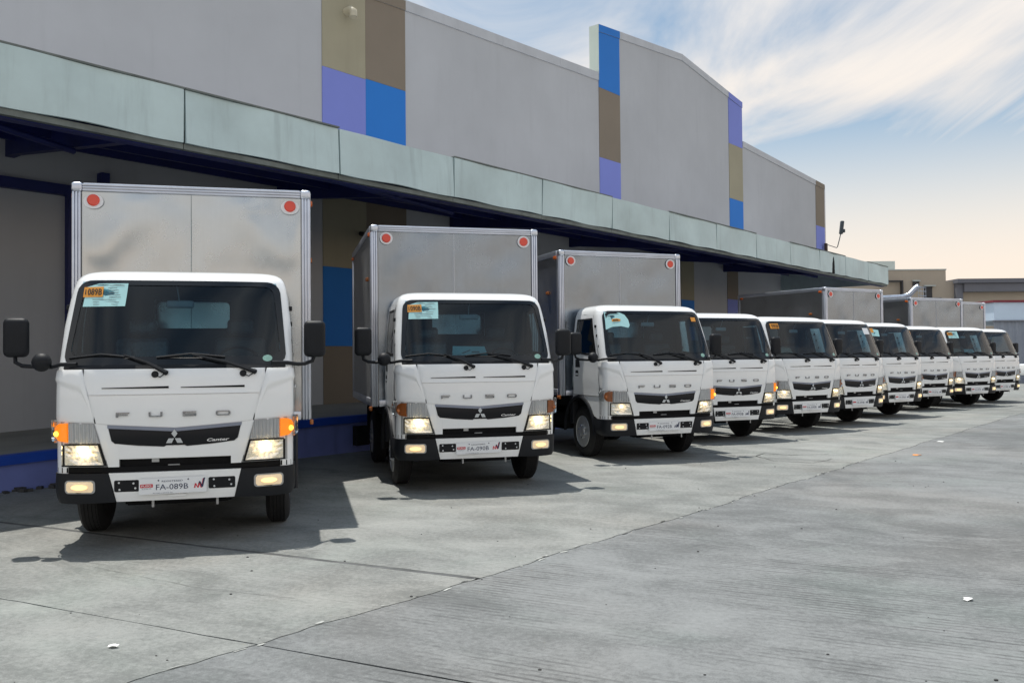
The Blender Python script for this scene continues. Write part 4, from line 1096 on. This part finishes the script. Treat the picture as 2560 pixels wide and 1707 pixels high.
    # wheels
    def wheel(cx, cy, sg, wd=0.23, dual=False):
        R0, cz = 0.415, 0.415; h = wd / 2
        prof = [(-h + 0.02, 0.255), (-h, 0.30), (-h + 0.004, 0.35), (-h + 0.018, 0.385), (-h + 0.042, R0 - 0.004)]
        for k in range(5):
            a = -h + 0.05 + (wd - 0.10) * k / 4
            prof += [(a - 0.006, R0), (a + 0.022 if k < 4 else a + 0.006, R0)] + ([(a + 0.025, R0 - 0.012), (a + 0.03, R0 - 0.012)] if k < 4 else [])
        prof += [(h - 0.042, R0 - 0.004), (h - 0.018, 0.385), (h - 0.004, 0.35), (h, 0.30), (h - 0.02, 0.255)]
        wl = lathe('wheel', prof, (cx, cy, cz), 'tyre_rubber', T, 'X', 40, 30)
        o = h * sg
        rp = [(o - sg * 0.012, 0.258), (o - sg * 0.004, 0.25), (o - sg * 0.03, 0.235), (o - sg * 0.075, 0.205), (o - sg * 0.085, 0.16), (o - sg * 0.06, 0.125), (o - sg * 0.03, 0.115), (o - sg * 0.02, 0.09), (o + sg * 0.012, 0.075), (o + sg * 0.02, 0.0)]
        rim = lathe('rim', rp, (cx, cy, cz), 'rim_silver', wl, 'X', 36, 30)
        bm = bmesh.new()
        for k in range(6):
            t = R(60 * k + 20); add_lathe_into(bm, (cx + o - sg * 0.03, cy + 0.10 * math.cos(t), cz + 0.10 * math.sin(t)), 0.016, 0.05 * sg)
        tag(bm_obj('wheel_nuts', bm, 'chrome', wl, 40), kind='stuff')
        bm = bmesh.new()
        for k in range(8):
            t = R(45 * k); c = Vector((cx + o - sg * 0.076, cy + 0.183 * math.cos(t), cz + 0.183 * math.sin(t)))
            add_lathe_into(bm, c, 0.024, 0.004 * sg)
        tag(bm_obj('rim_holes', bm, 'seam_black', wl), kind='stuff')
        return wl
    def add_lathe_into(bm, c, r, L):
        ring = [[bm.verts.new(Vector(c) + Vector((x, r * math.cos(R(60 * k)), r * math.sin(R(60 * k))))) for k in range(6)] for x in (0, L)]
        for k in range(6): bm.faces.new((ring[0][k], ring[0][(k + 1) % 6], ring[1][(k + 1) % 6], ring[1][k]))
        bm.faces.new(ring[1])
    for sg in (1, -1):
        wheel(sg * 0.845, 1.0, sg)
        wheel(sg * 0.87, 3.5, sg, 0.22); wheel(sg * 0.62, 3.5, sg, 0.22)
    # chassis
    bm = bmesh.new()
    for sg in (1, -1): add_box(bm, (sg * 0.37 - 0.035, 0.25, 0.60), (sg * 0.37 + 0.035, 4.6, 0.80))
    for y in (1.6, 2.4, 3.2, 4.0, 4.55): add_box(bm, (-0.334, y, 0.64), (0.334, y + 0.07, 0.76))
    ch = bm_obj('chassis', bm, 'chassis_black', T)
    for y in (1.0, 3.5): tube('axle', [(-0.78, y, 0.415), (-0.2, y, 0.40), (0.2, y, 0.40), (0.78, y, 0.415)], [0.06, 0.06, 0.06, 0.06] if y < 2 else [0.07, 0.16, 0.16, 0.07], 'chassis_black', ch, 10)
    box('engine_block', (-0.33, 0.5, 0.48), (0.33, 1.6, 0.72), 'chassis_black', ch, 0.04); box('radiator', (-0.45, 0.18, 0.36), (0.45, 0.30, 0.70), 'chassis_black', ch)
    tube('tie_bar', [(-0.42, 0.14, 0.385), (0.42, 0.14, 0.385)], 0.03, 'chassis_black', ch)
    for x in (-0.20, 0.34): tube('tow_bolt', [(x, 0.05, 0.42), (x, 0.05, 0.345)], 0.012, 'rim_silver', ch, 6)
    tube('air_tank', [(-0.72, 1.75, 0.55), (-0.72, 2.45, 0.55)], 0.14, 'chassis_black', ch, 14)
    box('fuel_tank', (0.48, 1.7, 0.42), (0.95, 2.6, 0.80), 'chassis_black', ch, 0.05, 3)
    for sg in (1, -1): box('mud_flap', (sg * 0.75 - 0.25, 3.98, 0.25), (sg * 0.75 + 0.25, 3.995, 0.95), 'tyre_rubber', ch)
    return T


def make_box(dented, with_side_lamps=True):
    """aluminium van body from the cab back"""
    X, Y0, Y1, Z0, Z1 = 1.182, 1.377, 4.60, 0.99, 3.452; P = 0.105; Hh = 0.092
    bd = box('cargo_box', (-X + 0.03, Y0 + 0.035, Z0 + 0.02), (X - 0.03, Y1, Z1 - 0.02), 'alu_sheet_side', None)
    # front sheets, two leaves with a seam, oil-canned
    for a, b, sd_ in ((-X + P, -0.034, 1), (-0.030, X - P, -1)):
        nx, nz = 30, 44; vs = []
        for j in range(nz + 1):
            for i in range(nx + 1):
                f, g = i / nx, j / nz; x = a + (b - a) * f; z = Z0 + 0.09 + (Z1 - Hh - Z0 - 0.09) * g
                edge = math.sin(math.pi * f) ** 0.5 * min(1, 8 * (1 - g)) ** 0.5 if 0 < f < 1 else 0
                d = (0.006 if dented else 0.020) * noise.noise(Vector((x * 1.7 + sd_ * 3, 3.1, z * 1.5))) + 0.004 * noise.noise(Vector((x * 4 + 5, 1.1, z * 3.3)))
                if dented:
                    q = f if sd_ > 0 else 1 - f        # 0 at the outer post
                    # crease running up and inwards from the outer post
                    line = z - (2.80 + 0.42 * q - 0.10 * math.sin(q * 9.0))
                    wd_ = 0.38 if line > 0 else 0.11 + 0.42 * q
                    d += 0.029 * (1 - 0.5 * q) * math.exp(-(line / wd_) ** 2) - 0.012 * math.exp(-((z - 3.27) / 0.06) ** 2) * math.cos(q * 6 + 0.4)
                    d += 0.007 * noise.noise(Vector((x * 2.4 + 9, 7.7, z * 2.0)))
                vs.append((x, Y0 + 0.012 - d * edge, z))
        fs = [[j * (nx + 1) + i, j * (nx + 1) + i + 1, (j + 1) * (nx + 1) + i + 1, (j + 1) * (nx + 1) + i] for j in range(nz) for i in range(nx)]
        mesh('front_sheet', vs, fs, 'alu_bright_reflection' if dented else 'alu_sheet', bd, smooth=180, fix=False)
    box('seam_strip', (-0.034, Y0 + 0.004, Z0 + 0.09), (-0.030, Y0 + 0.03, Z1 - Hh), 'ink_grey' if dented else 'alu_frame', bd)
    # extruded rails with ribs
    for sg in (1, -1):
        bm = bmesh.new(); x0, x1 = (X - P, X) if sg > 0 else (-X, -X + P)
        add_box(bm, (x0 + (0.02 if sg > 0 else 0.0), Y0 + 0.02, Z0), (x1 - (0.0 if sg > 0 else 0.02), Y0 + 0.12, Z1 - Hh), 0.018, 2)
        for k in range(3): add_box(bm, (x0 + 0.012 + 0.030 * k, Y0 - 0.004, Z0), (x0 + 0.034 + 0.030 * k, Y0 + 0.035, Z1 - Hh), 0.006, 2)
        bm_obj('corner_post', bm, 'alu_frame', bd, 40)
        bm = bmesh.new(); add_box(bm, (x0 - (0.005 if sg > 0 else 0), Y0 - 0.012, Z1 - Hh - 0.004), (x1 + (0 if sg > 0 else 0.005), Y0 + 0.12, Z1 + 0.004), 0.03, 4); bm_obj('corner_cap', bm, 'alu_frame', bd, 40)
        # side roof rail, bottom rail and side sheets
        xs = (X - 0.03, X + 0.004) if sg > 0 else (-X - 0.004, -X + 0.03)
        box('side_rail', (xs[0], Y0 + 0.121, Z1 - 0.10), (xs[1], Y1, Z1), 'alu_frame', bd, 0.012)
        box('bottom_rail', (xs[0], Y0 + 0.121, Z0), (xs[1], Y1, Z0 + 0.11), 'alu_frame', bd, 0.01)
        box('rear_post', (xs[0], Y1 - 0.08, Z0 + 0.111), (xs[1], Y1 + 0.002, Z1 - 0.101), 'alu_frame', bd, 0.01)
        n = 3; L = Y1 - 0.081 - (Y0 + 0.121)
        for k in range(n):
            ya = Y0 + 0.121 + L * k / n + 0.004; yb = Y0 + 0.121 + L * (k + 1) / n - 0.004; vs = []; nx, nz = 10, 12
            for j in range(nz + 1):
                for i in range(nx + 1):
                    y = ya + (yb - ya) * i / nx; z = Z0 + 0.111 + (Z1 - 0.101 - Z0 - 0.111) * j / nz; e = math.sin(math.pi * i / nx) * math.sin(math.pi * j / nz)
                    vs.append((sg * (X - 0.012 + 0.008 * e * noise.noise(Vector((y * 2, sg * 4.0, z * 2)))), y, z))
            mesh('side_sheet', vs, [[j * (nx + 1) + i, j * (nx + 1) + i + 1, (j + 1) * (nx + 1) + i + 1, (j + 1) * (nx + 1) + i] for j in range(nz) for i in range(nx)], 'alu_sheet_side', bd, smooth=180, flip=sg < 0, fix=False)
        # marker lamps
        for y, z, m in ((Y0 + 0.16, Z1 - 0.12, 'marker_amber'), (Y1 - 0.15, Z1 - 0.12, 'marker_amber'), (Y0 + 0.05, Z0 - 0.03, 'orange_off'), (Y0 + 0.5, 2.75, 'orange_off')):
            box('marker_light', (sg * (X + 0.002) - 0.02, y - 0.05, z - 0.025), (sg * (X + 0.002) + 0.02, y + 0.05, z + 0.03), m, bd, 0.012)
        # red reflectors on white backing
        cx, cz = sg * 0.968, 3.272
        pl = lathe('reflector', [(-0.014, 0.0), (-0.014, 0.050), (-0.004, 0.060), (0.006, 0.060)], (cx, Y0 - 0.012, cz), 'reflector_red', bd, 'Y', 24)
        bk = [(cx + 0.095 * math.cos(R(12 * k)) * (1.0 if dented else 0.92), cz - (0.012 if dented else 0) + 0.075 * math.sin(R(12 * k)) * (1.0 if dented else 1.12)) for k in range(30)]
        poly_plate('reflector_back', [bk], lambda x, z, o: Vector((x, Y0 - 0.004 - o, z)), 0.005, 'reflector_back', bd)
    bm = bmesh.new(); add_box(bm, (-X + P + 0.001, Y0 + 0.01, Z1 - Hh), (X - P - 0.001, Y0 + 0.12, Z1), 0.014, 2)
    for k in range(3): add_box(bm, (-X + P + 0.002, Y0 - 0.004, Z1 - Hh + 0.006 + 0.027 * k), (X - P - 0.002, Y0 + 0.02, Z1 - Hh + 0.026 + 0.027 * k), 0.006, 2)
    bm_obj('top_rail', bm, 'alu_frame', bd, 40)
    box('lower_rail', (-X + P, Y0 - 0.002, Z0), (X - P, Y0 + 0.05, Z0 + 0.09), 'alu_frame', bd, 0.01)
    box('floor_frame', (-0.9, Y0 + 0.1, 0.802), (0.9, Y1 - 0.05, Z0 - 0.002), 'chassis_black', bd)
    return bd


def all_kids():
    d = {}
    for o in bpy.data.objects:
        if o.parent: d.setdefault(o.parent.name, []).append(o)
    return d


proto = make_truck()
box_dent = make_box(True); box_plain = make_box(False)
KIDS = all_kids()

TR = [  # x, y, yaw, box, plate, lamps, label
    (-2.977, 7.614, 13.9, 'dent', 'FA-089B', 2, 'white box truck with crumpled aluminium box front, headlights and orange signals lit, plate FA-089B'),
    (-0.411, 10.569, 14.8, 'plain', 'FA-090B', 1, 'white box truck with glaring headlights and a paper on its dashboard, plate FA-090B'),
    (2.395, 13.61, 20.5, 'plain', 'FA-092B', 0, 'white box truck showing its front wheel, curled paper on windscreen, plate FA-092B'),
    (4.276, 16.398, 21.6, None, 'FA-093B', 0, 'white truck without a box above its cab or paper on its glass, plate FA-093B'),
    (6.364, 18.352, 26.7, None, 'FA-095B', 0, 'white truck with only a small orange tag in the windscreen corner, plate FA-095B'),
    (8.063, 19.997, 30.0, None, 'FA-094B', 0, 'sixth white truck in the row, boxless, white paper at upper right of its windscreen'),
    (10.077, 22.30, 29.6, 'plain', 'FA-096B', 0, 'seventh white truck in the row, its box standing below the far canopy end'),
    (12.312, 25.113, 26.4, None, 'FA-091B', 0, 'eighth white truck in the row, boxless, small orange tag in its windscreen corner'),
    (14.346, 26.561, 23.8, 'plain', 'FA-097B', 0, 'second last white truck in the row, pale blue paper and orange tag on windscreen'),
    (16.428, 28.702, 28.2, 'plain', 'FA-098B', 0, 'last white truck of the row, farthest away, its box against the white fronted shed')]
PAPER = {0: 'full', 1: 'full', 2: 'curl', 4: 'tag', 6: 'small', 7: 'tag', 8: 'full', 5: 'right'}


def dress(T, i, kids):
    """what differs from truck to truck: plate, papers, lamps"""
    code = TR[i][4]; near = i < 4
    pm = lambda x, z, o: Vector((x, -0.052 - o, z))
    tlt = {0: 0.004, 1: 0.008, 2: 0.0, 3: -0.004}.get(i, 0.0)
    pf = lambda x, z, o: Vector((x, -0.050 - o, z + (x + 0.02) * tlt * 3))
    plate = poly_plate('licence_plate', [rrect(-0.299, 0.472, 0.258, 0.610, 0.006, 2)], pf, 0.004, 'plate_white', T)
    lettering('plate_number', code, -0.160, 0.508, 0.105, 0.556, pf, 0.006, 'ink_navy', plate)
    lettering('plate_heading', 'REGISTERED', -0.112, 0.574, 0.060, 0.588, pf, 0.006, 'ink_navy', plate)
    poly_plate('dealer_badge', [rrect(-0.289, 0.532, -0.186, 0.562, 0.004, 2)], lambda x, z, o: pf(x, z, 0.004 + o), 0.0015, 'ink_red', plate)
    if i < 5:
        lettering('badge_text', 'FUSO', -0.278, 0.538, -0.197, 0.556, pf, 0.0072, 'ink_white', plate, True)
        lettering('badge_subtext', 'ILOILO', -0.275, 0.516, -0.200, 0.527, pf, 0.006, 'ink_grey', plate)
        lettering('plate_footer', 'MOTORS & SERVICE, INC.', -0.185, 0.477, -0.02, 0.485, pf, 0.006, 'ink_navy', plate)
    zig = [(0.152, 0.510), (0.160, 0.548), (0.170, 0.552), (0.184, 0.522), (0.190, 0.556), (0.200, 0.556), (0.214, 0.526), (0.226, 0.590), (0.240, 0.592), (0.222, 0.510), (0.208, 0.510), (0.198, 0.536), (0.192, 0.510), (0.182, 0.510), (0.168, 0.536), (0.164, 0.510)]
    poly_plate('dealer_mark', [zig], lambda x, z, o: pf(x, z, 0.004 + o), 0.0015, 'ink_navy' if i > 1 else 'ink_red', plate)
    if i < 3: poly_plate('dealer_mark', [[(0.186, 0.540), (0.192, 0.568), (0.202, 0.566), (0.216, 0.534), (0.228, 0.594), (0.244, 0.598), (0.224, 0.516), (0.210, 0.516), (0.198, 0.552)]], lambda x, z, o: pf(x + 0.004, z, 0.0058 + o), 0.001, 'ink_navy', plate)
    for x in (-0.20 + 0.06, 0.105): lathe('plate_screw', [(-0.003, 0), (-0.003, 0.006), (0, 0.007)], pf(x, 0.590, 0.004), 'ink_navy', plate, 'Y', 8)
    ws = [c for c in children(T) if c.name.startswith('windscreen')][0]
    sk = lambda x, z, o: surf(x, z, 0.002 + o)
    kind = PAPER.get(i)
    def tagnum(x0, z0, x1, z1):
        poly_plate('orange_tag', [[(x0, z0), (x1, z0 + 0.003), (x1 + 0.003, z1 + 0.004), (x0 + 0.004, z1)]], lambda x, z, o: surf(x, z, 0.0135 + o), 0.0015, 'paper_orange', ws)
        if i < 5 or i == 8: lettering('tag_number', code[3:], x0 + 0.036, z0 + 0.018, x1 - 0.008, z1 - 0.014, lambda x, z, o: surf(x, z, o), 0.0158, 'ink_black', ws, True)
        if i < 2: poly_plate('tag_edge_mark', [[(x0 + 0.014, z0 + 0.026), (x0 + 0.028, z0 + 0.026), (x0 + 0.024, z0 + 0.032), (x0 + 0.022, z1 - 0.02), (x0 + 0.016, z1 - 0.02)]], lambda x, z, o: surf(x, z, 0.0152 + o), 0.0006, 'ink_black', ws)
    if kind == 'full':
        s_ = 0.9 if i == 1 else 1.0
        poly_plate('paper_sheet', [[(-0.82, 2.118), (-0.64, 2.119), (-0.46, 2.122), (-0.453, 2.22), (-0.448, 2.333), (-0.62, 2.332), (-0.70, 2.330), (-0.80, 2.300)]], lambda x, z, o: surf(x, z, 0.0112 + o), 0.0015, 'paper_cyan', ws)
        rr = random.Random(i); lines = []
        for k in range(9):
            z = 2.312 - 0.022 * k; a = -0.63 + 0.03 * rr.random(); b = a + 0.05 + 0.1 * rr.random(); 
            if k > 5: a = -0.76 + 0.03 * rr.random(); b = -0.55 + 0.04 * rr.random()
            lines.append([(a, z), (b, z), (b, z + 0.005), (a, z + 0.005)])
        poly_plate('paper_print', lines, lambda x, z, o: surf(x, z, 0.0128 + o), 0.0005, 'ink_grey', ws)
        tagnum(-0.825, 2.204, -0.657, 2.298)
    elif kind == 'curl':
        poly_plate('paper_sheet', [[(-0.865, 2.06), (-0.76, 2.105), (-0.62, 2.115), (-0.50, 2.09), (-0.47, 2.13), (-0.475, 2.22), (-0.52, 2.30), (-0.60, 2.335), (-0.84, 2.34), (-0.85, 2.2)]], lambda x, z, o: surf(x, z, 0.0112 + o), 0.0015, 'paper_cyan', ws)
        poly_plate('orange_tag', [[(-0.75, 2.19), (-0.62, 2.195), (-0.60, 2.225), (-0.66, 2.24), (-0.74, 2.232)]], lambda x, z, o: surf(x, z, 0.0132 + o), 0.0008, 'paper_orange', ws)
        poly_plate('paper_print', [[(-0.80, 2.27), (-0.70, 2.28), (-0.70, 2.288), (-0.80, 2.278)], [(-0.73, 2.203), (-0.64, 2.207), (-0.64, 2.222), (-0.73, 2.218)]], lambda x, z, o: surf(x, z, 0.0145 + o), 0.0006, 'ink_black', ws)
        poly_plate('corner_tag', [rrect(0.70, 2.20, 0.80, 2.27, 0.004, 2)], lambda x, z, o: surf(x, z, 0.0115 + o), 0.001, 'paper_orange', ws)
    elif kind == 'tag': tagnum(-0.80, 2.20, -0.60, 2.31)
    elif kind == 'small':
        poly_plate('paper_sheet', [[(-0.78, 2.12), (-0.52, 2.10), (-0.48, 2.27), (-0.70, 2.30)]], lambda x, z, o: surf(x, z, 0.0112 + o), 0.0015, 'paper_cyan', ws); tagnum(-0.80, 2.20, -0.66, 2.31)
    elif kind == 'right':
        poly_plate('paper_sheet', [[(0.50, 2.12), (0.74, 2.12), (0.74, 2.27), (0.50, 2.27)]], lambda x, z, o: surf(x, z, 0.0112 + o), 0.0015, 'plate_white', ws)
    if i in (1, 8):
        poly_plate('dashboard_notice', [[(-0.30, 1.640), (0.16, 1.645), (0.12, 1.78), (-0.285, 1.785)]], lambda x, z, o: Vector((x, 0.16 + (z - 1.64) * 0.35 - o, z)), 0.002, 'paper_cyan', T)
        poly_plate('notice_print', [[(-0.16, 1.69), (-0.06, 1.73), (-0.07, 1.74), (-0.18, 1.70)], [(-0.05, 1.70), (0.05, 1.70), (0.05, 1.72), (-0.05, 1.72)], [(-0.15, 1.66), (0.06, 1.66), (0.06, 1.67), (-0.15, 1.67)]], lambda x, z, o: Vector((x, 0.157 + (z - 1.64) * 0.35 - o, z)), 0.001, 'ink_grey', T)
    if i in (4, 5, 6, 7, 8):
        # crumpled paper covers on the seats, pale through the glass
        bm = bmesh.new(); bmesh.ops.create_icosphere(bm, subdivisions=3, radius=1.0)
        rr = random.Random(i * 5)
        for v in bm.verts:
            q = 1 + 0.25 * noise.noise(v.co * 1.7 + Vector((i * 3.0, 0, 0))); v.co = Vector((v.co.x * 0.24 * q - 0.05 + 0.1 * rr.random() * 0, 0.72 + v.co.y * 0.14 * q, 1.70 + v.co.z * 0.12 * q))
        bm_obj('seat_cover', bm, 'cover_paper', T, 180)
    # lamps
    lv = TR[i][5]
    for h in children(T):
        if not h.name.startswith('headlight'): continue
        right = any(c.name.startswith('turn_signal') and c.data.vertices[0].co.x > 0 for c in children(h))
        for c in children(h):
            if c.name.startswith('turn_signal') and (lv == 2 or (right and i in (2, 3)) ): recolour(c, 'orange_lit')
            if c.name.startswith('signal_bulb') and (lv == 2 or (right and i in (2, 3))): recolour(c, 'signal_core')
            if c.name.startswith('bulb') and lv >= 1: recolour(c, 'bulb_lit')
            if c.name.startswith('reflector_bowl') and lv >= 1: recolour(c, 'reflector_bright')
    sig = 1


_rc = {}


def recolour(o, m):
    """same shape, another material: a mesh copy shared by every use"""
    k = (o.data.name, m)
    if k not in _rc:
        me = o.data.copy(); me.materials.clear(); me.materials.append(MATS[m]); _rc[k] = me
    o.data = _rc[k]


trucks = []
for i, (x, y, a, bx_, code, lv, lab) in enumerate(TR):
    T = copy_tree(proto, KIDS); T.name = 'box_truck' if bx_ else 'chassis_truck'
    T.location = (x, y, 0); T.rotation_euler = (0, 0, R(a)); trucks.append(T)
    tag(T, lab, 'truck', 'white trucks parked in a row with their lights on')
    if bx_:
        b = copy_tree(box_dent if bx_ == 'dent' else box_plain, KIDS, T)
    dress(T, i, KIDS)


def kill(o):
    for c in KIDS.get(o.name, []): kill(c)
    bpy.data.objects.remove(o)


for o in (proto, box_dent, box_plain): kill(o)

# ---------------------------------------------------------------- small things at the edge and on the ground
pk = empty('parked_pickup', (27.2, 43.0, 0), R(8)); tag(pk, 'white pickup with a black bar rack, half hidden beyond the last truck', 'pickup')
bm = bmesh.new(); add_box(bm, (-1.4, -0.9, 0.55), (3.4, 0.9, 1.12), 0.08, 3); bm_obj('body', bm, 'paint_white', pk, 40)
bm = bmesh.new(); add_box(bm, (0.6, -0.8, 1.1), (2.4, 0.8, 1.75), 0.2, 3); bm_obj('cabin', bm, 'paint_white', pk, 40)
bm = bmesh.new()
for x in (-1.3, -0.75, -0.2, 0.4): add_tube(bm, [(x, -0.85, 1.0), (x, -0.85, 2.2)], 0.014, 6)
for z in (1.55, 1.85, 2.2): add_tube(bm, [(-1.3, -0.85, z), (0.4, -0.85, z)], 0.03, 6)
bm_obj('bar_rack', bm, 'far_dark', pk)
for x in (-0.6, 2.3):
    for y in (-0.8, 0.8): lathe('wheel', [(-0.1, 0.2), (-0.11, 0.3), (-0.08, 0.36), (0.08, 0.36), (0.11, 0.3), (0.1, 0.2)], (x, y, 0.36), 'tyre_rubber', pk, 'Y', 20)


def scrap(name, x, y, r, mat, lab, cat, seed):
    rr = random.Random(seed); vs = [(0, 0, 0.02)]; n = 9
    for k in range(n):
        t = 2 * math.pi * k / n; q = r * (0.55 + 0.6 * rr.random()); vs.append((q * math.cos(t) * 1.4, q * math.sin(t), 0.003 + 0.015 * rr.random()))
    o = mesh(name, vs, [(0, 1 + k, 1 + (k + 1) % n) for k in range(n)], mat, smooth=None, fix=False); o.location = (x, y, 0.001); tag(o, lab, cat); return o


scrap('paper_scrap', 3.0, 5.71, 0.030, 'scrap_white', 'small crumpled white paper scrap lying on open concrete at lower right', 'litter', 1)
scrap('paper_scrap', -2.29, 4.93, 0.024, 'scrap_white', 'thin white paper scrap on the concrete nearest the lower left corner', 'litter', 2)
scrap('paper_scrap', 7.94, 16.0, 0.06, 'scrap_white', 'pale flat scrap on the concrete far off beside the long joint', 'litter', 3)
scrap('orange_scrap', 6.52, 13.89, 0.055, 'scrap_orange', 'small orange scrap lying on the concrete beyond the long joint', 'litter', 4)
bm = bmesh.new(); rr = random.Random(21)
for k in range(70):
    y = 4.2 + 9 * rr.random() ** 1.6; x = -3.2 + 8.5 * rr.random() * (0.5 + y / 14); q = 0.003 + 0.006 * rr.random()
    bmesh.ops.create_icosphere(bm, subdivisions=1, radius=q, matrix=Matrix.Translation((x, y, q * 0.4)) @ Matrix.Diagonal((1.4, 1, 0.7, 1)))
pb = bm_obj('pebbles', bm, 'pebble_dark'); tag(pb, 'scattered dark pebbles on the concrete yard', 'pebbles', kind='stuff')
